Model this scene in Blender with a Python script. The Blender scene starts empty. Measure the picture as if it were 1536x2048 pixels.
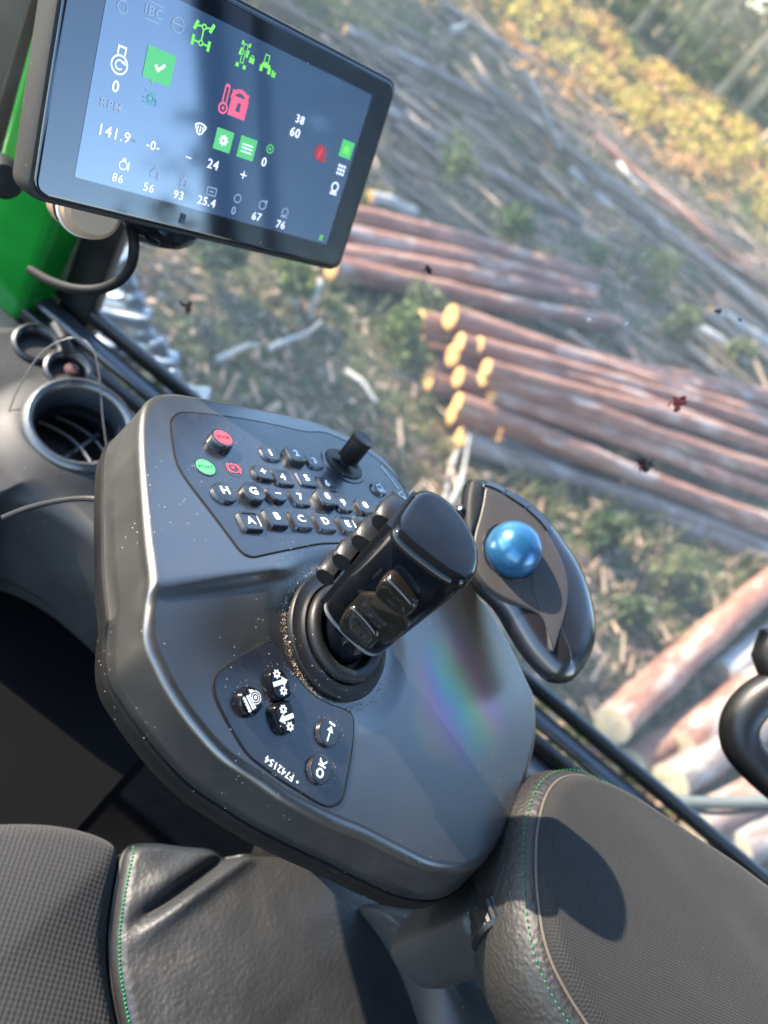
# Forestry harvester cab: operator console, joystick, display and armrest, with felled logs outside the side window.
import bpy, bmesh, math, random
import numpy as np
from mathutils import Vector, Matrix, noise
from mathutils.bvhtree import BVHTree
random.seed(7); RNG = np.random.default_rng(7)
S = bpy.context.scene
COL = S.collection
R = math.radians

# ------------------------------------------------------------------ camera model (metres; the phone is at the origin)
FPX = 1540.0                                   # focal length in pixels of the 1536 x 2048 photograph
PITCH, ROLL = R(40), R(40)
_U0 = np.array([0, math.sin(PITCH), math.cos(PITCH)]); _R0 = np.array([1.0, 0, 0]); _FW = np.array([0, math.cos(PITCH), -math.sin(PITCH)])
CX = math.cos(ROLL) * _R0 + math.sin(ROLL) * _U0
CY = -math.sin(ROLL) * _R0 + math.cos(ROLL) * _U0
CZ = -_FW
CM = np.array([CX, CY, CZ])
def ray(px, py): return np.array([(px - 768) / FPX, -(py - 1024) / FPX, -1.0]) @ CM
def at_depth(px, py, d): return ray(px, py) * d
def on_plane(px, py, n, d):
    r = ray(px, py); return r * (d / float(np.dot(n, r)))
def on_z(px, py, z): return on_plane(px, py, np.array([0, 0, 1.0]), z)
def on_y(px, py, y): return on_plane(px, py, np.array([0, 1.0, 0]), y)
def on_x(px, py, x): return on_plane(px, py, np.array([1.0, 0, 0]), x)
def unit(v):
    v = np.asarray(v, float); return v / np.linalg.norm(v)
GROUND = -2.75
def ground_h(x, y):
    """height of the cut-over forest floor"""
    n = noise.noise((x * .35, y * .35, 3.1)) * .10 + noise.noise((x * 1.3, y * 1.3, 8.2)) * .05 + noise.noise((x * 4, y * 4, 1.7)) * .02
    damp = min(1, max(.25, (y - 2) / 5))
    bank = 0.0
    t = y - (16.5 + .5 * x)
    if t > 0: bank = min(.5, t * .12)
    return GROUND + n * damp + bank

# ------------------------------------------------------------------ object helpers
WL = {}
def tag(o, label=None, cat=None, group=None, kind=None):
    if label: o['label'] = label
    if cat: o['category'] = cat
    if group: o['group'] = group
    if kind: o['kind'] = kind
    return o
def thing(name, loc, label, cat, group=None):
    o = bpy.data.objects.new(name, None); COL.objects.link(o)
    o.empty_display_size = .02
    o.location = Vector(loc); WL[o.name] = Vector(loc)
    return tag(o, label, cat, group)
class MB:
    def __init__(s): s.v = []; s.f = []; s.m = []
    def add(s, vs, fs, mi=0):
        b = len(s.v); s.v += [tuple(map(float, v)) for v in vs]; s.f += [tuple(b + i for i in f) for f in fs]; s.m += [mi] * len(fs)
        return s
    def box(s, c, ax, mi=0):
        c = np.asarray(c, float); a, b, d = [np.asarray(q, float) for q in ax]
        vs = [c + i * a + j * b + k * d for i in (-1, 1) for j in (-1, 1) for k in (-1, 1)]
        return s.add(vs, [(0, 1, 3, 2), (4, 6, 7, 5), (0, 4, 5, 1), (2, 3, 7, 6), (0, 2, 6, 4), (1, 5, 7, 3)], mi)
    def rings(s, rings, cap0=True, cap1=True, closed_u=True, mi=0):
        n = len(rings[0]); vs = [p for r in rings for p in r]; fs = []
        for i in range(len(rings) - 1):
            for j in range(n if closed_u else n - 1):
                k = (j + 1) % n
                fs.append((i * n + j, i * n + k, (i + 1) * n + k, (i + 1) * n + j))
        if cap0: fs.append(tuple(range(n - 1, -1, -1)))
        if cap1: fs.append(tuple((len(rings) - 1) * n + j for j in range(n)))
        return s.add(vs, fs, mi)
    def tube(s, pts, r, n=12, caps=True, mi=0, closed=False):
        pts = [np.asarray(p, float) for p in pts]; m = len(pts)
        rr = r if hasattr(r, '__len__') else [r] * m
        t0 = unit(pts[1] - pts[0]); up = np.array([0, 0, 1.0]) if abs(t0[2]) < .9 else np.array([1.0, 0, 0])
        a = unit(np.cross(t0, up)); rings = []
        for i in range(m):
            if closed: t = unit(pts[(i + 1) % m] - pts[i - 1])
            else: t = unit(pts[min(i + 1, m - 1)] - pts[max(i - 1, 0)])
            a = unit(a - t * np.dot(a, t)); b = np.cross(t, a)
            rings.append([pts[i] + rr[i] * (math.cos(q) * a + math.sin(q) * b) for q in np.linspace(0, 2 * math.pi, n, endpoint=False)])
        if closed:
            rings.append(rings[0]); return s.rings(rings, False, False, mi=mi)
        return s.rings(rings, caps, caps, mi=mi)
    def lathe(s, prof, o, n, ex=None, seg=48, mi=0, cap0=False, cap1=False):
        n = unit(n)
        if ex is None: ex = unit(np.cross(n, [0, 1, 0.3]))
        ey = np.cross(n, ex); o = np.asarray(o, float)
        rings = [[o + r * (math.cos(q) * ex + math.sin(q) * ey) + z * n for q in np.linspace(0, 2 * math.pi, seg, endpoint=False)] for r, z in prof]
        return s.rings(rings, cap0, cap1, mi=mi)
    def build(s, name, mat, parent=None, smooth=True, angle=35, label=None, recalc=True):
        me = bpy.data.meshes.new(name)
        off = WL[parent.name] if parent is not None else Vector((0, 0, 0))
        me.from_pydata([(v[0] - off.x, v[1] - off.y, v[2] - off.z) for v in s.v], [], s.f)
        for m in (mat if isinstance(mat, (list, tuple)) else [mat]): me.materials.append(m)
        if any(s.m): me.polygons.foreach_set('material_index', s.m)
        me.validate(); me.update()
        if recalc and len(me.polygons) < 60000:
            bm = bmesh.new(); bm.from_mesh(me); bmesh.ops.recalc_face_normals(bm, faces=bm.faces); bm.to_mesh(me); bm.free()
        if smooth:
            me.polygons.foreach_set('use_smooth', [True] * len(me.polygons))
            if angle is not None: me.set_sharp_from_angle(angle=R(angle))
        o = bpy.data.objects.new(name, me); COL.objects.link(o)
        if parent is not None: o.parent = parent
        WL[o.name] = off.copy()
        if label: o['label'] = label
        return o
def based(mb, name, mat, base, **k):
    """a thing that is one mesh, its origin at its base"""
    o = mb.build(name, mat, None, **k); b = Vector([float(q) for q in base])
    o.data.transform(Matrix.Translation(-b)); o.location = b; WL[o.name] = b.copy()
    return o
def chaikin(p, it=2, closed=True):
    p = np.asarray(p, float)
    for _ in range(it):
        if closed:
            q = np.roll(p, -1, 0); p = np.stack([.75 * p + .25 * q, .25 * p + .75 * q], 1).reshape(-1, p.shape[1])
        else:
            q = np.stack([.75 * p[:-1] + .25 * p[1:], .25 * p[:-1] + .75 * p[1:]], 1).reshape(-1, p.shape[1]); p = np.vstack([p[:1], q, p[-1:]])
    return p
def resample(p, n, closed=True):
    p = np.asarray(p, float)
    if closed: p = np.vstack([p, p[:1]])
    L = np.concatenate([[0], np.cumsum(np.linalg.norm(np.diff(p, axis=0), axis=1))])
    t = np.linspace(0, L[-1], n, endpoint=not closed)
    return np.stack([np.interp(t, L, p[:, k]) for k in range(p.shape[1])], 1)
def catmull(p, k=8, closed=False):
    p = np.asarray(p, float); n = len(p); out = []
    for i in range(n if closed else n - 1):
        g = (lambda j: p[j % n]) if closed else (lambda j: p[min(max(j, 0), n - 1)])
        a, b, c, d = g(i - 1), g(i), g(i + 1), g(i + 2)
        for t in np.arange(k) / k:
            out.append(.5 * (2 * b + (c - a) * t + (2 * a - 5 * b + 4 * c - d) * t * t + (3 * b - a - 3 * c + d) * t ** 3))
    if not closed: out.append(p[-1])
    return np.array(out)
def ccw(p):
    x, y = p[:, 0], p[:, 1]
    return p if np.sum(x * np.roll(y, -1) - y * np.roll(x, -1)) > 0 else p[::-1]
def normals2(p):
    t = np.roll(p, -1, 0) - np.roll(p, 1, 0); t /= np.linalg.norm(t, axis=1)[:, None]
    return np.stack([t[:, 1], -t[:, 0]], 1)          # outward for a counter-clockwise outline
def roll_off(d, r):
    d = np.minimum(d, r); return r - np.sqrt(np.maximum(r * r - (r - d) ** 2, 0))
def sheet_rings(outline, zfun, r, crown=0.0, c=None, nr=40):
    """rings of a dome over a star-shaped outline (counter-clockwise, x and y) with a rounded edge; outermost ring last"""
    c = outline.mean(0) if c is None else np.asarray(c, float)
    rad = np.linalg.norm(outline - c, axis=1); out = []
    ss = 1 - (1 - np.linspace(0.02, 1, nr)) ** 1.6
    for s_ in ss:
        p = c + s_ * (outline - c); d = (1 - s_) * rad
        z = np.array([zfun(x, y) for x, y in p]) + crown * (1 - s_ ** 2) - roll_off(d, r)
        out.append(np.column_stack([p, z]))
    return out

# ------------------------------------------------------------------ material helpers
def new_mat(name):
    m = bpy.data.materials.new(name); m.use_nodes = True
    nt = m.node_tree; return m, nt, nt.nodes['Principled BSDF'], nt.nodes['Material Output']
def nd(nt, typ, **k):
    n = nt.nodes.new(typ)
    for a, b in k.items():
        if a in n.inputs: n.inputs[a].default_value = b
        else: setattr(n, a, b)
    return n
def ramp(nt, stops, fac):
    r = nt.nodes.new('ShaderNodeValToRGB'); e = r.color_ramp.elements
    while len(e) < len(stops): e.new(.5)
    for q, (p, c) in zip(e, stops):
        q.position = p; q.color = (*c, 1) if hasattr(c, '__len__') else (c, c, c, 1)
    nt.links.new(fac, r.inputs[0]); return r
def mixc(nt, fac, a, b, mode='MIX'):
    m = nt.nodes.new('ShaderNodeMix'); m.data_type = 'RGBA'; m.blend_type = mode
    for s_, v in ((m.inputs[0], fac), (m.inputs[6], a), (m.inputs[7], b)):
        if hasattr(v, 'is_output'): nt.links.new(v, s_)
        elif hasattr(v, '__len__'): s_.default_value = (*v, 1)
        else: s_.default_value = v
    return m.outputs[2]
def math_(nt, op, a, b=None, clamp=False):
    m = nt.nodes.new('ShaderNodeMath'); m.operation = op; m.use_clamp = clamp
    for i, v in enumerate((a, b)):
        if v is None: continue
        if hasattr(v, 'is_output'): nt.links.new(v, m.inputs[i])
        else: m.inputs[i].default_value = v
    return m.outputs[0]
def plastic(name, col, rough=.4, spec=.5, metal=0, coat=0, var=.15, bump=(900, .05), dust=0.0, dust_col=(.42, .36, .28), rvar=.08, coat_rough=.05, smudge=0.0):
    m, nt, b, out = new_mat(name); tc = nd(nt, 'ShaderNodeTexCoord').outputs['Object']; L = nt.links.new
    n1 = nd(nt, 'ShaderNodeTexNoise', Scale=18.0, Detail=5.0); L(tc, n1.inputs['Vector'])
    lo = tuple(max(0, c * (1 - var)) for c in col); hi = tuple(min(1, c * (1 + var)) for c in col)
    c1 = ramp(nt, [(.3, lo), (.7, hi)], n1.outputs[0]).outputs[0]
    rr = ramp(nt, [(.3, max(.02, rough - rvar)), (.72, min(1, rough + rvar))], n1.outputs[0]).outputs[0]
    if smudge > 0:       # hand grease and a thin film of dust in broad, soft-edged patches
        sm = nd(nt, 'ShaderNodeTexNoise', Scale=26.0, Detail=7.0, Roughness=.62, Distortion=1.6); L(tc, sm.inputs['Vector'])
        sf = ramp(nt, [(.48, 0.0), (.70, smudge)], sm.outputs[0]).outputs[0]
        c1 = mixc(nt, sf, c1, (.16, .14, .115)); rr = mixc(nt, math_(nt, 'MULTIPLY', sf, 2.2, True), rr, (.62, .62, .62))
    b.inputs['Specular IOR Level'].default_value = spec; b.inputs['Metallic'].default_value = metal
    b.inputs['Coat Weight'].default_value = coat; b.inputs['Coat Roughness'].default_value = coat_rough
    if dust > 0:
        v = nd(nt, 'ShaderNodeTexVoronoi', Scale=600.0); L(tc, v.inputs['Vector'])
        big = nd(nt, 'ShaderNodeTexNoise', Scale=14.0, Detail=3.0); L(tc, big.inputs['Vector'])
        sel = nd(nt, 'ShaderNodeTexWhiteNoise'); sel.noise_dimensions = '3D'; L(v.outputs['Position'], sel.inputs['Vector'])
        a = math_(nt, 'LESS_THAN', v.outputs['Distance'], .20)
        thr = math_(nt, 'MULTIPLY', ramp(nt, [(.50, .0), (.74, 1.0)], big.outputs[0]).outputs[0], dust)
        k = math_(nt, 'LESS_THAN', sel.outputs[0], thr)
        fac = math_(nt, 'MULTIPLY', a, k)
        c1 = mixc(nt, fac, c1, dust_col)
        rr = mixc(nt, fac, rr, (.9, .9, .9))
    L(c1, b.inputs['Base Color']); L(rr, b.inputs['Roughness'])
    if bump:
        n2 = nd(nt, 'ShaderNodeTexNoise', Scale=float(bump[0]), Detail=2.0); L(tc, n2.inputs['Vector'])
        bp = nd(nt, 'ShaderNodeBump', Strength=bump[1], Distance=.001); L(n2.outputs[0], bp.inputs['Height']); L(bp.outputs[0], b.inputs['Normal'])
    return m
def glow(name, col, strength):
    m, nt, b, out = new_mat(name)
    b.inputs['Base Color'].default_value = (*[c * .1 for c in col], 1); b.inputs['Emission Color'].default_value = (*col, 1); b.inputs['Emission Strength'].default_value = strength
    n1 = nd(nt, 'ShaderNodeTexNoise', Scale=300.0); r = ramp(nt, [(.3, strength * .85), (.7, strength)], n1.outputs[0]); nt.links.new(r.outputs[0], b.inputs['Emission Strength'])
    b.inputs['Roughness'].default_value = .3
    return m
SHADE = [(-13, 2.4), (-17.5, 3.3), (-15.5, 7.4), (-12.5, 8.6), (-17, 9.9), (-13.5, 11.2), (-18, 12.6)]
# ------------------------------------------------------------------ materials of the cab
M = {}
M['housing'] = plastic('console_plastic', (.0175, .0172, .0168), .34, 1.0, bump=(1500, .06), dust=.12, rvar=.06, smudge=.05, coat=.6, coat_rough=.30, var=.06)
M['band'] = plastic('black_plastic_edge', (.004, .004, .004), .5, .25, dust=.12, bump=(1200, .08))
M['under'] = plastic('dark_underside_plastic', (.010, .0095, .009), .6, .25, bump=(800, .1))
M['panel'] = plastic('keypad_film', (.012, .014, .020), .28, .8, bump=(2200, .03), dust=.10, smudge=.06, rvar=.05)
M['key'] = plastic('key_rubber', (.010, .011, .014), .30, .8, bump=(1600, .03), dust=.10, rvar=.06)
M['groove'] = plastic('panel_groove', (.006, .006, .006), .8, .2, dust=.5)
M['legend'] = plastic('white_print', (.82, .84, .84), .5, .3, bump=None)
M['red_print'] = plastic('red_print', (.72, .075, .10), .45, .4, bump=None)
M['green_print'] = plastic('green_print', (.10, .60, .17), .45, .4, bump=None)
M['dark_print'] = plastic('dark_print', (.16, .02, .03), .5, .3, bump=None)
M['dark_green_print'] = plastic('dark_green_print', (.02, .16, .05), .5, .3, bump=None)
M['gloss'] = plastic('glossy_black_plastic', (.004, .0045, .006), .06, .26, coat=.0, bump=(600, .006), dust=.02, smudge=.02, rvar=.03)
M['gloss_brown'] = plastic('worn_black_plastic', (.012, .010, .008), .16, .55, bump=(700, .02), dust=.10, rvar=.06)
M['matte'] = plastic('matte_black_plastic', (.005, .005, .0055), .42, .4, bump=(900, .12), dust=.15)
M['rubber'] = plastic('black_rubber', (.006, .006, .0065), .5, .35, bump=(500, .08), dust=.3)
M['rim_grey'] = plastic('grey_plastic_rim', (.11, .11, .105), .4, .45, bump=(700, .05))
M['mouse_plate'] = plastic('grey_soft_touch_plastic', (.040, .036, .034), .45, .4, bump=(2500, .05), rvar=.04, var=.05)
M['mouse_body'] = plastic('satin_black_plastic', (.010, .010, .012), .22, .8, bump=(900, .02), rvar=.03)
M['ball'] = plastic('blue_pearl_ball', (.020, .105, .22), .30, .5, metal=.45, coat=.35, bump=(3000, .02), var=.08, coat_rough=.2, rvar=.03)
M['screw'] = plastic('dark_plastic_cap', (.012, .014, .03), .3, .5)
M['bezel'] = plastic('display_glass', (.006, .008, .013), .06, .75, bump=None, dust=.03, rvar=.03)
M['disp_case'] = plastic('display_casing', (.014, .014, .014), .6, .3, bump=(1400, .25), dust=.05)
M['tan'] = plastic('beige_plastic', (.30, .19, .12), .4, .4, bump=(300, .05))
M['green'] = plastic('green_paint', (.004, .125, .014), .22, .5, coat=.4, bump=(60, .03), rvar=.04)
M['black'] = plastic('black_frame_paint', (.008, .008, .008), .35, .45, bump=(300, .06))
M['ledge'] = plastic('anthracite_ledge', (.022, .024, .028), .34, .9, bump=(400, .08), dust=.15)
M['dash'] = plastic('dash_plastic', (.016, .016, .016), .58, .4, bump=(900, .15), dust=.08)
M['dash_dark'] = plastic('dark_dash_plastic', (.010, .010, .010), .5, .4, bump=(800, .15), dust=.05)
M['floor'] = plastic('floor_mat', (.006, .006, .006), .8, .2, bump=(120, .4), dust=.1)
M['lining'] = plastic('cab_lining', (.05, .05, .05), .8, .2, bump=(200, .2))
M['void'] = plastic('near_black_plastic', (.0025, .0025, .003), .9, .08, bump=(120, .3))  # matt, almost black base colour for lower dash and floor
M['cable'] = plastic('cable_rubber', (.004, .004, .0045), .6, .2, bump=(500, .05))
M['clear'] = plastic('clear_tubing', (.06, .055, .05), .3, .5, bump=None)
M['steel'] = plastic('worn_steel', (.20, .22, .25), .38, .5, metal=.7, var=.35, bump=(40, .5), rvar=.15)
M['tyre'] = plastic('tyre_rubber', (.02, .02, .019), .8, .3, bump=(40, .5), dust=.2)
M['splat'] = plastic('insect_remains', (.016, .008, .008), .6, .3, bump=(900, .3))
M['splat_red'] = plastic('red_insect_remains', (.13, .010, .012), .45, .4, bump=(900, .3))

def fabric(name, col, kx, ky, ang=0.0, strength=.6, rough=.85, contrast=.5, sheen=.06):
    """woven cloth: rows of small raised threads, offset every other row"""
    m, nt, b, out = new_mat(name); L = nt.links.new
    tc = nd(nt, 'ShaderNodeTexCoord').outputs['Object']
    wob = nd(nt, 'ShaderNodeTexNoise', Scale=30.0, Detail=2.0); L(tc, wob.inputs['Vector'])
    mp = nd(nt, 'ShaderNodeMapping'); L(tc, mp.inputs['Vector']); mp.inputs['Rotation'].default_value = (0, 0, ang)
    sx = nd(nt, 'ShaderNodeSeparateXYZ'); L(mp.outputs[0], sx.inputs[0])
    w = math_(nt, 'MULTIPLY', wob.outputs[0], 3.0)
    a = math_(nt, 'SINE', math_(nt, 'ADD', math_(nt, 'MULTIPLY', sx.outputs[0], kx), w))
    c = math_(nt, 'SINE', math_(nt, 'ADD', math_(nt, 'MULTIPLY', sx.outputs[1], ky), w))
    h = math_(nt, 'ADD', math_(nt, 'MULTIPLY', math_(nt, 'MULTIPLY', a, c), .5), .5)
    fib = nd(nt, 'ShaderNodeTexNoise', Scale=2500.0, Detail=2.0); L(tc, fib.inputs['Vector'])
    hh = math_(nt, 'ADD', h, math_(nt, 'MULTIPLY', fib.outputs[0], .35))
    big = nd(nt, 'ShaderNodeTexNoise', Scale=9.0, Detail=4.0); L(tc, big.inputs['Vector'])
    base = ramp(nt, [(.3, tuple(q * .85 for q in col)), (.75, tuple(q * 1.15 for q in col))], big.outputs[0]).outputs[0]
    cc = mixc(nt, h, tuple(q * (1 - contrast) for q in col), base)
    lint = nd(nt, 'ShaderNodeTexVoronoi', Scale=120.0); L(tc, lint.inputs['Vector'])
    lf = math_(nt, 'LESS_THAN', lint.outputs['Distance'], .035)
    cc = mixc(nt, math_(nt, 'MULTIPLY', lf, .18), cc, (.5, .5, .48))
    L(cc, b.inputs['Base Color']); b.inputs['Roughness'].default_value = rough
    b.inputs['Specular IOR Level'].default_value = .3
    b.inputs['Sheen Weight'].default_value = sheen; b.inputs['Sheen Roughness'].default_value = .5
    bp = nd(nt, 'ShaderNodeBump', Strength=strength, Distance=.0012); L(hh, bp.inputs['Height']); L(bp.outputs[0], b.inputs['Normal'])
    return m
def leather(name, col, scale=380.0, strength=.35, rough=.5, spec=.45):
    m, nt, b, out = new_mat(name); L = nt.links.new
    tc = nd(nt, 'ShaderNodeTexCoord').outputs['Object']
    v = nd(nt, 'ShaderNodeTexVoronoi', Scale=scale); v.feature = 'SMOOTH_F1'; L(tc, v.inputs['Vector'])
    n = nd(nt, 'ShaderNodeTexNoise', Scale=scale * .6, Detail=4.0); L(tc, n.inputs['Vector'])
    big = nd(nt, 'ShaderNodeTexNoise', Scale=7.0, Detail=4.0); L(tc, big.inputs['Vector'])
    cc = ramp(nt, [(.3, tuple(q * .8 for q in col)), (.75, tuple(q * 1.2 for q in col))], big.outputs[0]).outputs[0]
    L(cc, b.inputs['Base Color']); L(ramp(nt, [(.3, rough - .06), (.7, rough + .08)], big.outputs[0]).outputs[0], b.inputs['Roughness'])
    b.inputs['Specular IOR Level'].default_value = spec
    h = math_(nt, 'ADD', v.outputs['Distance'], math_(nt, 'MULTIPLY', n.outputs[0], .7))
    bp = nd(nt, 'ShaderNodeBump', Strength=strength, Distance=.001); L(h, bp.inputs['Height']); L(bp.outputs[0], b.inputs['Normal'])
    return m
M['seat_fabric'] = fabric('seat_weave', (.022, .0225, .0235), 1250, 1250, R(20), .42, contrast=.24)
M['arm_fabric'] = fabric('armrest_weave', (.0112, .0112, .0114), 2300, 2300, R(30), .45, contrast=.25)
M['leather'] = leather('seat_leather', (.014, .0145, .015), 300)
M['arm_leather'] = leather('armrest_leather', (.012, .0112, .0104), 340, .6, .55)
M['thread'] = plastic('green_thread', (.010, .17, .05), .7, .3, bump=(2500, .3))
M['piping'] = plastic('grey_piping', (.07, .06, .05), .6, .3, bump=(1500, .3))

def glass_mat():
    """thin window pane with a film of dust: clear, a faint mirror, and pale grime that catches light"""
    m, nt, b, out = new_mat('dusty_window_glass'); nt.nodes.remove(b); L = nt.links.new
    tc = nd(nt, 'ShaderNodeTexCoord').outputs['Object']
    tr = nd(nt, 'ShaderNodeBsdfTransparent'); tr.inputs[0].default_value = (.93, .95, .94, 1)
    gl = nd(nt, 'ShaderNodeBsdfGlossy', Roughness=.02)
    lw = nd(nt, 'ShaderNodeLayerWeight', Blend=.5)      # Schlick curve of a thin pane, the same from both sides
    fo = math_(nt, 'ADD', math_(nt, 'MULTIPLY', math_(nt, 'POWER', lw.outputs['Facing'], 5.0), .28), .025)
    mx = nd(nt, 'ShaderNodeMixShader'); L(fo, mx.inputs[0]); L(tr.outputs[0], mx.inputs[1]); L(gl.outputs[0], mx.inputs[2])
    df = nd(nt, 'ShaderNodeBsdfDiffuse'); df.inputs[0].default_value = (.75, .73, .68, 1)
    tl = nd(nt, 'ShaderNodeBsdfTranslucent'); tl.inputs[0].default_value = (.75, .73, .68, 1)
    dd = nd(nt, 'ShaderNodeMixShader'); dd.inputs[0].default_value = .6; L(df.outputs[0], dd.inputs[1]); L(tl.outputs[0], dd.inputs[2])
    n = nd(nt, 'ShaderNodeTexNoise', Scale=4.0, Detail=6.0, Roughness=.65); L(tc, n.inputs['Vector'])
    v = nd(nt, 'ShaderNodeTexVoronoi', Scale=160.0); L(tc, v.inputs['Vector'])
    sp = math_(nt, 'MULTIPLY', math_(nt, 'LESS_THAN', v.outputs['Distance'], .16), .22)
    film = ramp(nt, [(.3, .03), (.75, .085)], n.outputs[0]).outputs[0]
    fac = math_(nt, 'ADD', film, math_(nt, 'MULTIPLY', sp, ramp(nt, [(.45, 0.0), (.7, 1.0)], n.outputs[0]).outputs[0]), clamp=True)
    m2 = nd(nt, 'ShaderNodeMixShader'); L(fac, m2.inputs[0]); L(mx.outputs[0], m2.inputs[1]); L(dd.outputs[0], m2.inputs[2])
    L(m2.outputs[0], out.inputs[0]); return m
M['glass'] = glass_mat()

# ------------------------------------------------------------------ materials outside
def bark_mat(name, stops, scale=9.0, flake=(.46, .40, .35), flake_amt=.5, along=True):
    m, nt, b, out = new_mat(name); L = nt.links.new
    tc = nd(nt, 'ShaderNodeTexCoord').outputs['Object']; oi = nd(nt, 'ShaderNodeObjectInfo')
    ad = nd(nt, 'ShaderNodeVectorMath'); ad.operation = 'ADD'; L(tc, ad.inputs[0]); L(oi.outputs['Location'], ad.inputs[1])
    mp = nd(nt, 'ShaderNodeMapping'); L(ad.outputs[0], mp.inputs['Vector']); mp.inputs['Scale'].default_value = (.28, 1, 1) if along else (1, 1, .3)
    ad = mp
    n = nd(nt, 'ShaderNodeTexNoise', Scale=scale, Detail=8.0, Roughness=.7); L(ad.outputs[0], n.inputs['Vector'])
    c = ramp(nt, stops, n.outputs[0]).outputs[0]
    v = nd(nt, 'ShaderNodeTexNoise', Scale=scale * .8, Detail=5.0, Roughness=.55); L(ad.outputs[0], v.inputs['Vector'])
    f = ramp(nt, [(.55, 0.0), (.63, flake_amt)], v.outputs[0]).outputs[0]
    c = mixc(nt, f, c, flake)
    L(c, b.inputs['Base Color']); b.inputs['Roughness'].default_value = .85; b.inputs['Specular IOR Level'].default_value = .25
    bp = nd(nt, 'ShaderNodeBump', Strength=.8, Distance=.02); L(n.outputs[0], bp.inputs['Height']); L(bp.outputs[0], b.inputs['Normal'])
    return m
M['pine'] = bark_mat('pine_bark', [(.25, (.09, .038, .027)), (.5, (.25, .115, .078)), (.75, (.42, .25, .175))])
M['pine_grey'] = bark_mat('grey_bark', [(.25, (.09, .062, .050)), (.5, (.20, .145, .12)), (.75, (.32, .25, .21))])
M['spruce'] = bark_mat('weathered_bark', [(.25, (.07, .06, .05)), (.55, (.17, .14, .115)), (.8, (.30, .26, .22))], flake_amt=.3)
M['deadwood'] = bark_mat('bleached_wood', [(.25, (.22, .19, .16)), (.55, (.38, .35, .31)), (.8, (.52, .49, .44))], 14, flake_amt=.2)
M['trunk'] = bark_mat('standing_pine_bark', [(.3, (.18, .13, .08)), (.55, (.40, .31, .19)), (.8, (.55, .45, .29))], 5, flake_amt=.2, along=False)
def endgrain():
    m, nt, b, out = new_mat('cut_wood'); L = nt.links.new
    tc = nd(nt, 'ShaderNodeTexCoord').outputs['Object']
    n = nd(nt, 'ShaderNodeTexNoise', Scale=14.0, Detail=6.0); L(tc, n.inputs['Vector'])
    L(ramp(nt, [(.25, (.38, .17, .05)), (.5, (.56, .29, .09)), (.8, (.68, .42, .17))], n.outputs[0]).outputs[0], b.inputs['Base Color'])
    b.inputs['Roughness'].default_value = .8
    return m
M['endgrain'] = endgrain()
M['endgrain_pale'] = bark_mat('shaded_cut_wood', [(.25, (.24, .18, .115)), (.5, (.34, .27, .18)), (.8, (.42, .35, .25))], 10, flake_amt=.2)  # tone of cut ends lying in shade, put into a paler wood colour
def ground_mat():
    m, nt, b, out = new_mat('forest_floor'); L = nt.links.new
    tc = nd(nt, 'ShaderNodeTexCoord').outputs['Object']
    n1 = nd(nt, 'ShaderNodeTexNoise', Scale=.9, Detail=6.0, Roughness=.65); L(tc, n1.inputs['Vector'])
    n2 = nd(nt, 'ShaderNodeTexNoise', Scale=7.0, Detail=8.0, Roughness=.75); L(tc, n2.inputs['Vector'])
    c1 = ramp(nt, [(.2, (.045, .032, .020)), (.42, (.125, .085, .055)), (.6, (.20, .145, .10)), (.85, (.28, .215, .16))], n2.outputs[0]).outputs[0]
    c2 = ramp(nt, [(.2, (.022, .035, .012)), (.5, (.065, .090, .035)), (.8, (.14, .155, .07))], n2.outputs[0]).outputs[0]
    f = ramp(nt, [(.40, 0.0), (.60, 1.0)], n1.outputs[0]).outputs[0]
    L(mixc(nt, f, c1, c2), b.inputs['Base Color']); b.inputs['Roughness'].default_value = .95; b.inputs['Specular IOR Level'].default_value = .1
    bp = nd(nt, 'ShaderNodeBump', Strength=.9, Distance=.06); L(n2.outputs[0], bp.inputs['Height']); L(bp.outputs[0], b.inputs['Normal'])
    return m
M['ground'] = ground_mat()
def leaf_mat(name, a, b_, trans=.35):
    m, nt, b, out = new_mat(name); L = nt.links.new
    g = nd(nt, 'ShaderNodeNewGeometry')
    c = ramp(nt, [(0, a), (1, b_)], g.outputs['Random Per Island']).outputs[0]
    L(c, b.inputs['Base Color']); b.inputs['Roughness'].default_value = .6; b.inputs['Specular IOR Level'].default_value = .3
    tl = nd(nt, 'ShaderNodeBsdfTranslucent'); L(c, tl.inputs[0])
    mx = nd(nt, 'ShaderNodeMixShader'); mx.inputs[0].default_value = trans; L(b.outputs[0], mx.inputs[1]); L(tl.outputs[0], mx.inputs[2]); L(mx.outputs[0], out.inputs[0])
    return m
M['needles'] = leaf_mat('pine_needles', (.018, .040, .012), (.075, .105, .028))
M['yellow_leaf'] = leaf_mat('autumn_leaves', (.38, .30, .06), (.66, .50, .13))
M['rust_leaf'] = leaf_mat('rusty_bracken', (.40, .20, .07), (.62, .38, .17))
M['shrub_leaf'] = leaf_mat('shrub_leaves', (.045, .075, .020), (.17, .19, .055))
M['grass'] = leaf_mat('dry_grass', (.075, .095, .030), (.24, .22, .10))
M['moss'] = leaf_mat('moss_and_heather', (.035, .055, .025), (.13, .15, .065))
M['slash'] = leaf_mat('brush_litter', (.085, .048, .030), (.36, .25, .18), .05)
M['chips'] = leaf_mat('wood_chips', (.14, .10, .07), (.46, .38, .28), .05)
M['brush'] = leaf_mat('brown_green_brush', (.022, .022, .010), (.10, .085, .035))
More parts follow.
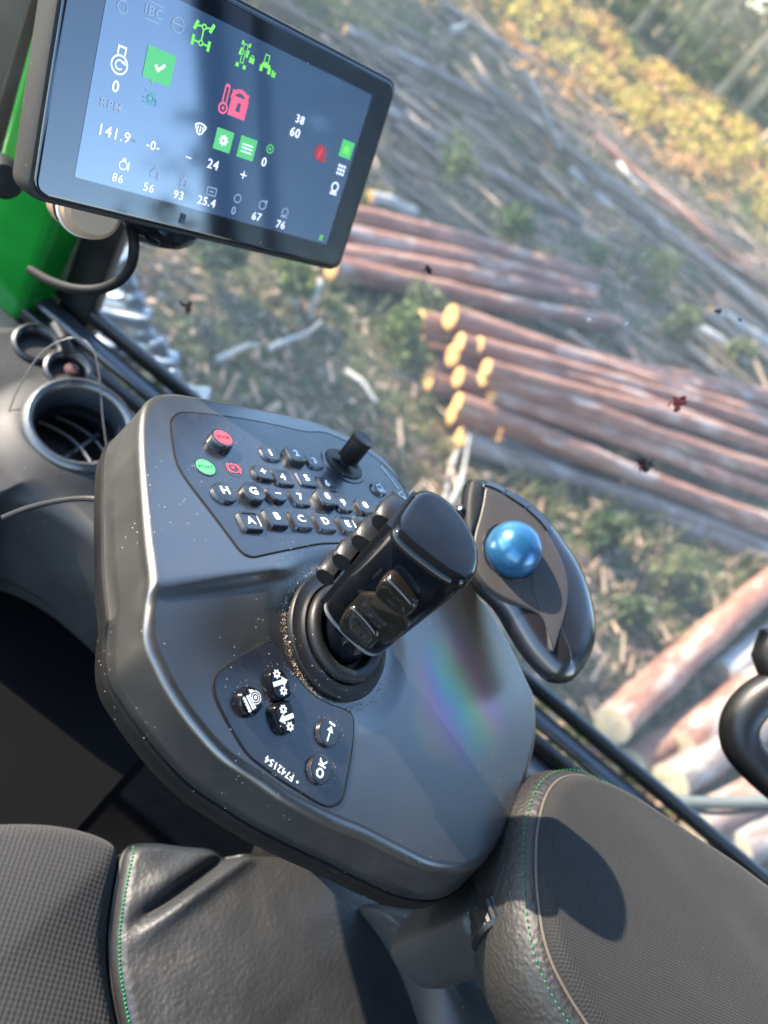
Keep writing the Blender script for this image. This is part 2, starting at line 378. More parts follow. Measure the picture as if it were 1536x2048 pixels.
# ------------------------------------------------------------------ operator console
NK = unit([0, .175, .985]); DK = -.286066; NL = unit([.34, 0, .94]); DL = -.337198
def zK(x, y): return (DK - NK[0] * x - NK[1] * y) / NK[2]
def zL(x, y): return (DL - NL[0] * x - NL[1] * y) / NL[2]
JX, JY = .0290, .3215                                    # joystick axis
STEP_A = np.array([-.0640, .233]); STEP_D = unit([.0286, .055]); STEP_N = np.array([-STEP_D[1], STEP_D[0]])
def smooth(a, b, t):
    t = min(1, max(0, (t - a) / (b - a))); return t * t * (3 - 2 * t)
def deck(x, y):
    g = (x - STEP_A[0]) * STEP_N[0] + (y - STEP_A[1]) * STEP_N[1]
    w = smooth(-.0035, .0035, g)
    z = zL(x, y) * (1 - w) + zK(x, y) * w
    # sunk ring around the joystick, with a softer shoulder on the keypad side
    r = math.hypot(x - JX, y - JY)
    k = 1 - smooth(.043, .060, r)
    zw = zL(x, y) - .0035
    return z * (1 - k) + min(z, zw) * k
def onK(px, py, h=0): return on_plane(px, py, NK, DK + h)
def onL(px, py, h=0): return on_plane(px, py, NL, DL + h)

console = thing('operator_console', (.03, .33, -.50), 'grey right-hand control console with lettered keypad in front of the joystick', 'control console')
crest = [(288,825,'K'),(285,900,'K'),(297,1056,'K'),(308,1150,'K'),(297,1263,'L'),(320,1330,'L'),(352,1390,'L'),(395,1450,'L'),(450,1510,'L'),(520,1557,'L'),(573,1594,'L'),(651,1635,'L'),(729,1667,'L'),(800,1702,'L'),(863,1730,'L'),(918,1736,'L'),(956,1728,'L'),(988,1695,'L'),(1027,1624,'L'),(1059,1532,'L'),(1073,1466,'L'),(1070,1398,'L'),(1057,1365,'L'),(1024,1295,'L'),(983,1220,'L'),(950,1174,'L'),(812,975,'K'),(792,945,'K'),(764,912,'K'),(724,884,'K'),(672,858,'K'),(622,839,'K'),(545,821,'K'),(468,805,'K'),(400,793,'K'),(340,785,'K'),(305,795,'K')]
dd = [.0125,.0125,.013,.0125,.0100,.0075,.0055,.0045,.0035,.004,.0035,.004,.006,.007,.0075,.009,.0085,.009] + [.008] * 6 + [.006] * 13
P3 = np.array([(onK if k == 'K' else onL)(x, y) for x, y, k in crest])
o2 = np.column_stack([P3[:, :2], np.array(dd)])
o2 = catmull(o2, 8, True); o2 = resample(o2, 300)
outl, dout = o2[:, :2], o2[:, 2]
if np.sum(outl[:, 0] * np.roll(outl[:, 1], -1) - outl[:, 1] * np.roll(outl[:, 0], -1)) < 0: outl = outl[::-1].copy(); dout = dout[::-1].copy()
no = normals2(outl)
EDGE = .0065
# the drawn crest lies on the shoulder of the edge: grow the outline a little before rounding
outl_g = outl + no * .0022
mb = MB()
rg = sheet_rings(outl_g, deck, EDGE, c=(.035, .335), nr=130)
last = rg[-1]
zr = np.array([deck(x, y) for x, y in outl]) - EDGE
wall = []
for t in (.12, .35, .65, 1.0):
    wall.append(np.column_stack([outl_g + no * (np.maximum(dout - .0022, .001) * t)[:, None], zr - .0335 * t]))
ins = np.column_stack([wall[-1][:, :2] - no * .0015, wall[-1][:, 2] - .0012])
mb.rings([rg[i] for i in range(len(rg))] + wall + [ins], True, False)
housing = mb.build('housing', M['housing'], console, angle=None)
# lower shell: dark band under the seam, then a tapering belly
mb = MB(); lw = wall[-1]
prof = [(-.0022, -.0008), (.0012, -.0016), (.0018, -.003), (.0018, -.0165), (.0005, -.0185)]
mb.rings([np.column_stack([lw[:, :2] + no * a, lw[:, 2] + b]) for a, b in prof], False, False)
mb.build('lower_rim', M['band'], console, angle=40)
mb = MB(); c0 = np.array([.05, .34])
rr = [np.column_stack([lw[:, :2] - no * .002, lw[:, 2] - .018])]
for s_, dz in ((.97, .028), (.93, .050), (.86, .075), (.70, .10), (.45, .115)):
    rr.append(np.column_stack([c0 + s_ * (lw[:, :2] - c0), np.full(len(lw), 0) + lw[:, 2] * (1 - .4 * (1 - s_)) - dz]))
mb.rings(rr, False, True); mb.build('belly', M['under'], console, angle=None)
mb = MB(); mb.tube([(.09, .36, -.50), (.12, .37, -.60), (.16, .38, -.75)], [.05, .045, .045], 20); mb.build('mounting_arm', M['under'], console)

# ---- panels let into the deck
def plate(outline3, n, h, bev=.0006, depth=.0015, name='panel', mat=None, parent=None):
    """thin plate on a plane: outline in 3-D on the plane, raised by h"""
    c = outline3.mean(0); n = unit(n); mb = MB(); L = np.linalg.norm(outline3 - c, axis=1).mean()
    f = lambda k: c + (outline3 - c) * (1 - k / L)
    mb.rings([f(0) - n * depth, f(0) + n * (h - bev), f(bev * .4) + n * (h - bev * .3), f(bev) + n * h, f(bev * 2) + n * h], False, True)
    return mb.build(name, mat, parent, angle=30)
kp = [(341,839),(355,826),(376,825),(425,830),(496,840),(566,854),(612,866),(636,864),(657,868),(693,884),(742,909),(777,938),(806,972),(822,1005),(806,1042),(770,1068),(720,1082),(673,1087),(637,1087),(591,1097),(530,1109),(508,1115),(494,1113),(481,1104),(468,1087),(443,1053),(408,1007),(373,962),(353,930),(346,898),(340,853)]
kp3 = resample(chaikin(np.array([onK(x, y) for x, y in kp]), 2), 160)
keypad = plate(kp3, NK, .0006, name='keypad_panel', mat=M['panel'], parent=console)
mb = MB(); mb.tube(list(kp3 + NK * .0001), .0007, 6, closed=True); mb.build('panel_gap', M['groove'], console)
fp = [(536,1282),(505,1300),(470,1320),(440,1341),(429,1355),(425,1371),(428,1393),(447,1433),(468,1468),(487,1499),(503,1517),(530,1537),(564,1562),(600,1584),(625,1600),(646,1611),(661,1614),(676,1609),(685,1598),(692,1565),(699,1525),(705,1485),(707,1440),(701,1427),(688,1419),(648,1406),(614,1382),(588,1350),(566,1313),(552,1288)]
fp3 = resample(chaikin(np.array([onL(x, y) for x, y in fp]), 2), 140)
funcp = plate(fp3, NL, .0007, name='function_panel', mat=M['panel'], parent=console)
mb = MB(); mb.tube(list(fp3 + NL * .0001), .0007, 6, closed=True); mb.build('panel_gap', M['groove'], console)

# ---- keys
ER = unit(np.array([.565, .825, 0]) - NK * np.dot(NK, [.565, .825, 0])); EC = np.cross(ER, NK)     # along the rows, down the columns
def text_mesh(body, size, mat, o, right, up, name, parent, bold=.0, thick=.00012, align='CENTER', sx=1.0):
    cu = bpy.data.curves.new('t', 'FONT'); cu.body = body; cu.size = size; cu.align_x = align; cu.align_y = 'CENTER'; cu.offset = bold; cu.extrude = thick; cu.resolution_u = 3; cu.space_character = 1.12
    t = bpy.data.objects.new('t', cu); COL.objects.link(t)
    dg = bpy.context.evaluated_depsgraph_get(); dg.update()
    me = bpy.data.meshes.new_from_object(t.evaluated_get(dg)); bpy.data.objects.remove(t); bpy.data.curves.remove(cu)
    right = unit(right); up = unit(up - right * np.dot(up, right)); n = np.cross(right, up); off = np.array(WL[parent.name])
    m = Matrix([[right[k] * sx, up[k], n[k], o[k] - off[k]] for k in range(3)] + [[0, 0, 0, 1]])
    me.transform(m); me.materials.clear(); me.materials.append(mat); me.name = name
    ob = bpy.data.objects.new(name, me); COL.objects.link(ob); ob.parent = parent; WL[ob.name] = Vector(off); return ob
def flat(polys, o, right, up, mat, name, parent, thick=.0002):
    """flat printed mark: list of outlines (2-D) or (outline, hole) pairs, lifted off the surface"""
    right = unit(right); up = unit(up - right * np.dot(up, right)); n = np.cross(right, up); mb = MB()
    P = lambda q, z: [np.asarray(o) + right * a + up * b + n * z for a, b in q]
    for g in polys:
        if isinstance(g, tuple):
            a, b = g; k = len(a); va = P(a, thick) + P(b, thick)
            mb.add(va, [(i, (i + 1) % k, k + (i + 1) % k, k + i) for i in range(k)])
        else:
            g = ccw(np.array(g)); mb.add(P(g, thick), [tuple(range(len(g)))])
    return mb.build(name, mat, parent, smooth=False)
def circ(r, cx=0, cy=0, n=28): return [(cx + r * math.cos(a), cy + r * math.sin(a)) for a in np.linspace(0, 2 * math.pi, n, endpoint=False)]
def ring2(r1, r2, cx=0, cy=0, n=32): return (circ(r1, cx, cy, n), circ(r2, cx, cy, n))
def rect(x0, y0, x1, y1): return [(x0, y0), (x1, y0), (x1, y1), (x0, y1)]
def line2(x0, y0, x1, y1, w):
    d = unit([x1 - x0, y1 - y0]); p = np.array([-d[1], d[0]]) * w / 2; a, b = np.array([x0, y0]), np.array([x1, y1])
    return [tuple(a - p), tuple(b - p), tuple(b + p), tuple(a + p)]
def gear(r, cx, cy, teeth=7):
    out = []
    for i in range(teeth * 4):
        a = 2 * math.pi * (i - .5) / (teeth * 4); q = r if i % 4 in (0, 1) else r * .72; out.append((cx + q * math.cos(a), cy + q * math.sin(a)))
    inn = [(cx + .30 * r * math.cos(2 * math.pi * (i - .5) / (teeth * 4)), cy + .30 * r * math.sin(2 * math.pi * (i - .5) / (teeth * 4))) for i in range(teeth * 4)]
    return (out, inn)
def rrect(w, h, r, k=6):
    out = []
    for sx, sy, a0 in ((1, 1, 0), (-1, 1, 90), (-1, -1, 180), (1, -1, 270)):
        for a in np.linspace(a0, a0 + 90, k): out.append((sx * (w / 2 - r) + r * math.cos(R(a)), sy * (h / 2 - r) + r * math.sin(R(a))))
    return out
def keycap(name, top_c, ex, ey, outline, h, parent, mat, bev=.0010, dish=0.0, rim=0.0, dome=0.0, flare=.0006, label=None):
    """a key: outline in the plane of ex, ey around the centre of its top face"""
    ex, ey = unit(ex), unit(ey); n = np.cross(ex, ey); q = np.array(outline); base = np.asarray(top_c) - n * h
    L = np.linalg.norm(q, axis=1).mean(); mb = MB()
    P = lambda k, z: [base + ex * a * (1 + k / L) + ey * b * (1 + k / L) + n * z for a, b in q]
    rings = [P(flare + .0004, -.001), P(flare, .0004), P(flare * .3, h * .5), P(0, h - bev), P(-bev * .3, h - bev * .3), P(-bev, h), P(-bev * 1.3, h)]
    if dish > 0:
        w = rim if rim > 0 else .0012
        rings += [P(-bev - w, h - .0001), P(-bev - w - .0005, h - dish * .85), P(-bev - w - .0012, h - dish), P(-L * .75, h - dish)]
    elif dish < 0:        # shallow finger hollow
        rings += [P(-L * k, h + dish * math.sin((k - .15) / .85 * 1.57)) for k in (.35, .55, .75, .95)]
    elif dome > 0:
        rings += [P(-L * k, h + dome * math.sin(k * 1.57)) for k in (.3, .5, .7, .9)]
    mb.rings(rings, False, True)
    return mb.build(name, mat, parent, angle=28, label=label)
NUP = -EC                                                    # up on the printed keys
sq = rrect(.0150, .0150, .0026)
def tilt_sq(w=.0150, h=.0150, r=.0026): return rrect(w, h, r)
KEYS = [  # legend, px, py, height, outline, dish, rim
    ('A', 503, 1040, .0035, sq, .0008, .0009), ('B', 554, 1033, .0042, sq, 0, 0), ('C', 603, 1038, .0036, sq, 0, 0), ('D', 651, 1043, .0034, sq, 0, 0), ('E', 697, 1047, .0034, sq, .0008, .0009), ('F', 737, 1049, .0034, sq, 0, 0),
    ('1', 541, 906, .0026, rrect(.0145, .0135, .005), 0, 0), ('2', 593, 907, .0058, rrect(.0150, .0140, .003), 0, 0), ('3', 629, 922, .0026, rrect(.0140, .0135, .004), 0, 0),
    ('4', 567, 953, .0030, rrect(.0150, .0145, .0025), -.0009, 0), ('5', 614, 957, .0024, rrect(.0145, .0140, .0025), 0, 0), ('6', 655, 966, .0022, rrect(.0145, .0140, .0025), -.0006, 0),
    ('7', 600, 994, .0028, rrect(.0145, .0145, .003), 0, 0), ('8', 655, 993, .0062, rrect(.0145, .0145, .003), 0, 0), ('9', 687, 1006, .0030, rrect(.0140, .0140, .0035), 0, 0), ('0', 731, 1011, .0042, rrect(.0145, .0140, .004), 0, 0),
    ('', 776, 1022, .0040, rrect(.0140, .0140, .0025), .0008, .0009)]
for tx, px, py, h, ol, dish, rim in KEYS:
    c = onK(px, py, h)
    k = keycap('key', c, ER, NUP, ol, h, console, M['key'], dish=dish, rim=rim)
    if tx:
        dz = dish if dish > 0 else (-dish if dish < 0 else 0)
        t = text_mesh(tx, .0082, M['legend'], c + NK * (.0002 - (dz if dish > 0 else dz * .9)), ER, NUP, 'legend', k, bold=.00016)
# plus and minus: one round rocker split in two halves
hp = [(.0068 * math.cos(R(a)) - .001, .0068 * math.sin(R(a)) * 1.05) for a in np.linspace(90, 270, 14)]
plus = [(-.0070, -.006), (.0060, -.0068), (.0070, -.0055), (.0070, .0035), (.0045, .0062), (.000, .0072), (-.0045, .0062), (-.0070, .003)]
plus = [tuple(q) for q in chaikin(plus, 2)]
minus = [(-.0080, .0060), (.0070, .0060), (.0084, .003), (.0078, -.002), (.004, -.0058), (-.001, -.0064), (-.006, -.0045), (-.0085, 0)]
minus = [tuple(q) for q in chaikin(minus, 2)]
for tx, px, py, h, ol in (('+', 526, 943, .0036, plus), ('-', 556, 987, .0040, minus)):
    c = onK(px, py, h); k = keycap('key', c, ER, NUP, ol, h, console, M['key'])
    flat([rect(-.0022, -.0006, .0022, .0006)] + ([rect(-.0006, -.0022, .0006, .0022)] if tx == '+' else []), c + NK * .0001 + NK * (.0001 if tx == '+' else 0), ER, NUP, M['legend'], 'legend', k)
for tx, px, py, h, dish in (('H', 450, 983, .0032, 0), ('G', 509, 981, .0055, -.0010)):
    c = onK(px, py, h); k = keycap('key', c, ER, NUP, circ(.0083, n=40), h, console, M['key'], dish=dish, dome=.0006 if tx == 'H' else 0)
    text_mesh(tx, .0088, M['legend'], c + NK * (.0008 if tx == 'H' else -.0006), ER, NUP, 'legend', k, bold=.0002)
# stop, start, parking brake
c = onK(446, 875, .0070); k = keycap('stop_button', c, ER, NUP, circ(.0084, n=44), .0070, console, M['key'], bev=.0008, label='raised black button with a red disc')
flat([circ(.0066, n=44)], c, ER, NUP, M['red_print'], 'disc', k, .00015); flat([ring2(.0054, .0052)], c, ER, NUP, M['dark_print'], 'ring', k, .0003)
text_mesh('STOP', .0036, M['dark_print'], c + NK * .0003, ER, NUP, 'legend', k, bold=.00004)
c = onK(411, 934, .0012); k = keycap('start_button', c, ER, NUP, circ(.0076, n=44), .0012, console, M['key'], bev=.0005, label='flush button with a green disc')
flat([circ(.0065, n=44)], c, ER, NUP, M['green_print'], 'disc', k, .00015); flat([ring2(.0055, .0053)], c, ER, NUP, M['dark_green_print'], 'ring', k, .0003)
text_mesh('START', .0033, M['dark_green_print'], c + NK * .0003, ER, NUP, 'legend', k, bold=.00004)
c = onK(467, 937, .0008); k = keycap('parking_brake_button', c, ER, NUP, circ(.0076, n=44), .0008, console, M['panel'], bev=.0005, dish=-.0010, label='flush button with a red parking brake sign')
arc = lambda r0, r1, a0, a1, n=18: [(r1 * math.cos(R(a)), r1 * math.sin(R(a))) for a in np.linspace(a0, a1, n)] + [(r0 * math.cos(R(a)), r0 * math.sin(R(a))) for a in np.linspace(a1, a0, n)]
flat([ring2(.0042, .0036), arc(.0049, .0056, -55, 55), arc(.0049, .0056, 125, 235)], c + NK * .0001, ER, NUP, M['red_print'], 'brake_sign', k)
text_mesh('P', .0050, M['red_print'], c + NK * .0002, ER, NUP, 'legend', k, bold=.00005)
# two small round keys by the far edge and the faint lettering there
for px, py in ((759, 975), (803, 990)):
    c = onK(px, py, .0030); k = keycap('key', c, ER, NUP, circ(.0070, n=36), .0030, console, M['key'], dish=-.0006)
    flat([ring2(.0030, .0022), line2(-.004, -.003, .004, -.003, .0007), line2(-.003, -.0045, .003, -.0045, .0007), line2(0, .002, .003, .0045, .0008)], c, ER, NUP, M['legend'], 'legend', k, .0003)
a, b_ = onK(771, 943, .0012), onK(794, 973, .0012)
rt = b_ - a
flat([rect(-.014 + i * .0019, -.0006, -.0128 + i * .0019, .0006 - .0004 * (i % 2)) for i in range(15)], (a + b_) / 2, rt, np.cross(NK, unit(rt)), M['legend'], 'faint_lettering', keypad, .0001)

# ---- function panel keys
def dirL(p, q): return unit(onL(*q) - onL(*p))
LR = dirL((640, 1560), (651, 1522)); LU = np.cross(NL, LR)                     # reading direction of OK
FR_ = dirL((583, 1552), (541, 1521)); FU = np.cross(NL, FR_)                   # reading direction of the number
c = onL(643, 1538, .0036); k = keycap('key', c, LR, LU, circ(.0080, n=44), .0036, console, M['key'], bev=.0007)
text_mesh('OK', .0072, M['legend'], c + NL * .0002, LR, LU, 'legend', k, bold=.00020)
c = onL(659, 1465, .0034); k = keycap('key', c, LR, LU, circ(.0080, n=44), .0034, console, M['key'], bev=.0007)
flat([line2(-.0055, 0, .001, 0, .0011), [(.0005, -.0026), (.0042, 0), (.0005, .0026)], rect(.0048, -.0025, .0062, .0025)], c, LR, LU, M['legend'], 'legend', k)
text_mesh('\u2022 F742154', .0056, M['legend'], onL(565, 1541, .0009), FR_, FU, 'panel_number', funcp, bold=.00004)
UR = dirL((548, 1372), (574, 1363)); UU = np.cross(NL, UR)
# two gear keys of one rocker, and the round saw key
top_k = [tuple(q) for q in chaikin([(-.0068, -.0095), (.0068, -.0095), (.0072, -.003), (.0058, .0045), (.001, .0088), (-.0045, .0075), (-.0070, .002)], 2)]
bot_k = [(a_, -b__) for a_, b__ in top_k][::-1]
for px, py, ol, sgn in ((560, 1365, top_k, 1), (573, 1436, bot_k, -1)):
    c = onL(px, py, .0052); k = keycap('key', c, UR, UU, ol, .0052, console, M['gloss'], bev=.0012)
    flat([gear(.0027, -.0006, .0050), gear(.0027, .0006, -.0050), line2(-.0052 * sgn, 0, .0020 * sgn, 0, .0026),
          [(.0018 * sgn, -.0030), (.0056 * sgn, 0), (.0018 * sgn, .0030)]], c, UR, UU, M['legend'], 'legend', k)
c = onL(505, 1401, .0060); k = keycap('key', c, UR, UU, circ(.0078, n=44), .0060, console, M['gloss'], bev=.0022)
flat([ring2(.0037, .0032, .0022, .001), ring2(.0024, .0019, .0022, .001), circ(.0010, .0022, .001), line2(-.0050, .0028, -.0034, -.0052, .0011), line2(-.0030, .0034, -.0014, -.0046, .0011), [(-.0008, .0062), (.0022, .0052), (-.0004, .0040)]] +
     [circ(.0008, -.0054 + i * .0003, .0024 - i * .0017, 8) for i in range(5)] + [circ(.0008, -.0012 + i * .0003, .0028 - i * .0016, 8) for i in range(5)], c, UR, UU, M['legend'], 'legend', k, .0004)

# ---- mini joystick on the keypad
ts = thing('thumb_joystick', onK(686, 930), 'small black thumb joystick with a ribbed round base on the keypad', 'joystick')
O = onK(686, 930, .0006)
mb = MB(); mb.lathe([(.0195, -.0008), (.0196, .0002), (.0190, .0009), (.0165, .0010), (.0160, .0004), (.0160, -.0003)], O, NK, seg=64); mb.build('base_ring', M['key'], ts, angle=40)
mb = MB(); mb.lathe([(.0160, -.0003), (.0158, .0016), (.0150, .0022), (.0060, .0024), (.0, .0024)], O, NK, seg=64); mb.build('base_disc', M['rubber'], ts, angle=40)
mb = MB()
for i in range(8):
    a = 2 * math.pi * i / 8 + .2; ra, ta = math.cos(a) * ER + math.sin(a) * EC, -math.sin(a) * ER + math.cos(a) * EC
    q = [O + NK * .0022 + ra * .0030 - ta * .0008, O + NK * .0022 + ra * .0112 - ta * .0026, O + NK * .0022 + ra * .0112 + ta * .0026, O + NK * .0022 + ra * .0030 + ta * .0008]
    if i % 2 == 0: mb.rings([[p for p in q], [p + NK * .0005 for p in q]], False, True)
mb.build('star_slots', M['groove'], ts, smooth=False)
ax = unit(NK + .06 * ER - .04 * EC)
mb = MB(); mb.lathe([(.0042, 0), (.0040, .006)], O + NK * .002, ax, seg=32); mb.lathe([(.0052, .002), (.0060, .004), (.0045, .006)], O + NK * .002, ax, seg=32); mb.build('boot', M['rubber'], ts)
mb = MB(); mb.lathe([(.0, .0055), (.0078, .0058), (.0084, .0066), (.0085, .0225), (.0089, .0250), (.0091, .0263), (.0084, .0269), (.0066, .0264), (.0, .0254)], O + NK * .001, ax, seg=48); mb.build('stick_cap', M['matte'], ts, angle=40)

# ---- main joystick
js = thing('joystick', (JX, JY, -.372), 'glossy black square-topped joystick grip standing in a ringed boot', 'joystick')
JB = np.array([JX, JY, zL(JX, JY)])
mb = MB(); mb.lathe([(.0415, -.0060), (.0415, -.0014), (.0405, .0002), (.0352, .0006), (.0340, .0020), (.0330, .0030), (.0315, .0028), (.0306, .0016), (.0298, .0016)], JB, NL, seg=96); mb.build('collar', M['rubber'], js, angle=50)
mb = MB()
tor = [(.0272 + .0044 * math.cos(a), .0048 + .0044 * math.sin(a)) for a in np.linspace(-2.4, 2.9, 22)]
mb.lathe([(.0304, .0012)] + tor[6:] + [(.0232, .004), (.0225, -.002), (.0, -.004)], JB, NL, seg=96); mb.build('boot', M['rubber'], js, angle=50)
mb = MB(); mb.lathe([(.0190, -.004), (.0185, .008), (.0150, .016), (.0150, .030), (.0, .030)], JB, unit([0, 0, 1]), seg=48); mb.build('neck', M['gloss'], js)
# grip: rounded four-sided loft, leaning a hair, flat top
JT = -.2585
qt = np.array([(.0105, .3000), (.0475, .3020), (.0580, .3070), (.0600, .3240), (.0545, .3400), (.0400, .3520), (.0210, .3565), (.0080, .3510), (.0052, .3380), (.0078, .3080)])
qt = resample(chaikin(qt, 3), 96)
for _ in range(14): qt = .5 * qt + .25 * (np.roll(qt, 1, 0) + np.roll(qt, -1, 0))
qt = qt.mean(0) + (qt - qt.mean(0)) * 1.03; qc = qt.mean(0)
qt = ccw(qt)
nq = normals2(qt)
gr = []
zb = -.346
for t, grow in ((0, -.0035), (.03, -.0012), (.06, -.0004), (.5, -.0003), (.9, 0)):
    z = zb + (JT - .0075 - zb) * t
    sh = np.array([-.0030, -.0010]) * (1 - t)
    q = qc + (qt - qc) * (.93 + .07 * t) + sh + nq * grow
    gr.append(np.column_stack([q, np.full(len(q), z) - .006 * (1 - t) * (q[:, 0] - .03) / .03]))
for a in np.linspace(0, 90, 8):
    gr.append(np.column_stack([qt - nq * .0068 * (1 - math.cos(R(a))), np.full(len(qt), JT - .0068 + .0068 * math.sin(R(a)))]))
for s_ in (.7, .4, .1):
    gr.append(np.column_stack([qc + s_ * (qt - nq * .0068 - qc), np.full(len(qt), JT + .0010 * (1 - s_ ** 2))]))
mb = MB(); mb.rings(gr, True, True); mb.build('grip', M['gloss'], js, angle=None)
g0 = gr[1].copy()
mb = MB(); mb.rings([g0 + np.array([0, 0, -.0032]), g0 + np.array([0, 0, -.0006])], True, True)
mb.build('bottom_rim', M['rim_grey'], js, angle=40)
# rocker switch on the near face: two lobes with a labelled valley between
FN = unit([.06, -1, -.02]); FP0 = np.array([.030, .3003, -.30]); FD = float(np.dot(FN, FP0))
def onF(px, py, h=0): return on_plane(px, py, FN, FD + h)
FX = unit([1, .06, 0]); FZ = unit(np.cross(FX, -FN)) * 1.0
if FZ[2] < 0: FZ = -FZ
def lobe(pts, h, name, mat, parent, slant=0.0):
    """rounded raised pad on the near face, outline in pixels"""
    p = resample(chaikin(np.array([onF(*q) for q in pts]), 2), 48); c = p.mean(0); mb = MB()
    L = np.linalg.norm(p - c, axis=1).mean(); rings = []
    zz = (p[:, 2] - c[2]) / max(1e-6, np.abs(p[:, 2] - c[2]).max())
    for k, hh in ((0, -.002), (0, h * .55), (.0006, h * .82), (.0016, h * .96), (.003, h), (L * .6, h * 1.02), (L * .9, h * 1.02)):
        q = c + (p - c) * (1 - k / L)
        rings.append([a_ + FN * (hh + (slant * z_ * max(hh, 0) if hh > 0 else 0)) for a_, z_ in zip(q, zz)])
    mb.rings(rings, False, True); return mb.build(name, mat, parent, angle=None)
rk = MB()
pr = resample(chaikin(np.array([onF(*q) for q in [(742, 1168), (836, 1238), (768, 1296), (676, 1232)]]), 1), 40)
cpr = pr.mean(0); rk.rings([pr - FN * .003, pr + FN * .0012, cpr + (pr - cpr) * .94 + FN * .0020], False, True)
rocker = rk.build('rocker_switch', M['gloss_brown'], js, angle=40)
lobe([(770, 1146), (786, 1140), (800, 1150), (838, 1196), (838, 1208), (822, 1224), (806, 1224), (756, 1184), (754, 1172)], .0062, 'rocker_pad', M['gloss_brown'], rocker, .18)
lobe([(692, 1218), (706, 1206), (718, 1208), (760, 1256), (762, 1270), (748, 1290), (732, 1290), (688, 1256), (682, 1240)], .0050, 'rocker_pad', M['gloss_brown'], rocker, -.1)
# thumb paddles on the front face of the grip
for i, (z, y, w) in enumerate(((-.2750, .330, .0085), (-.2935, .327, .0085), (-.3115, .324, .0085), (-.3285, .322, .0080))):
    mb = MB(); x0 = .0062 - .0016 * i
    prof = [(.002, -.0055), (-.0060, -.0062), (-.0095, -.0030), (-.0100, .0030), (-.0060, .0060), (.002, .0065)]
    prof = chaikin(prof, 1)
    rings = []
    for t, sc in ((-1, .9), (-.85, 1.05), (0, 1.18), (.85, 1.05), (1, .9)):
        rings.append([np.array([x0 + a_ * sc, y + t * w * 1.35, z + b__ * sc]) for a_, b__ in prof])
    mb.rings(rings, True, True); mb.build('thumb_paddle', M['matte'], js, angle=30)
mb = MB(); mb.box((.0065, .326, -.303), ((.0016, 0, 0), (0, .0185, 0), (0, 0, .040))); mb.build('paddle_plate', M['matte'], js)

# ---- wood crumbs caught round the joystick boot and between the keys
mb = MB()
def crumb(p, n, s):
    a = unit(np.cross(n, [random.random() - .5, random.random() - .5, .2])); b = np.cross(n, a); q = [p + s * (random.uniform(.5, 1.2) * (math.cos(t) * a * 1.5 + math.sin(t) * b)) for t in (0, 1.6, 3.1, 4.6)]
    top = p + n * s * random.uniform(.4, .9); mb.add(q + [top], [(0, 1, 4), (1, 2, 4), (2, 3, 4), (3, 0, 4)])
for i in range(1300):
    ang = random.gauss(R(-118), 1.0) if i < 950 else random.uniform(0, 2 * math.pi)
    r = random.gauss(.0436, .0016) if i % 3 else random.uniform(.034, .044)
    x, y = JX + r * math.cos(ang), JY + r * math.sin(ang)
    s = random.choice([.00013, .00016, .0002, .00025, .0003, .0005]) * (1.5 if random.random() < .05 and i < 950 else 1)
    crumb(np.array([x, y, deck(x, y) + (.0002 if r > .0415 else .0012)]), NL, s)
for tx, px, py, h, ol, dish, rim in KEYS + [('', 450, 983, 0, 0, 0, 0), ('', 509, 981, 0, 0, 0, 0), ('', 446, 875, 0, 0, 0, 0)]:
    c = onK(px, py, .0008)
    for i in range(26):
        ang = random.uniform(0, 6.28); r = random.uniform(.0085, .0112); crumb(c + r * (math.cos(ang) * ER + math.sin(ang) * EC), NK, random.uniform(.00010, .00030))
for px, py in ((560, 1365), (573, 1436), (505, 1401), (659, 1465), (643, 1538)):
    c = onL(px, py, .0008)
    for i in range(60):
        ang = random.uniform(0, 6.28); r = random.uniform(.0086, .0112) * (1.1 if py < 1440 else 1); crumb(c + r * (math.cos(ang) * UR + math.sin(ang) * UU), NL, random.uniform(.00010, .00032))
tag(mb.build('wood_crumbs', M['chips'], None, smooth=False), 'pale wood crumbs and dust lying round the joystick boot and keys', 'debris', kind='stuff')

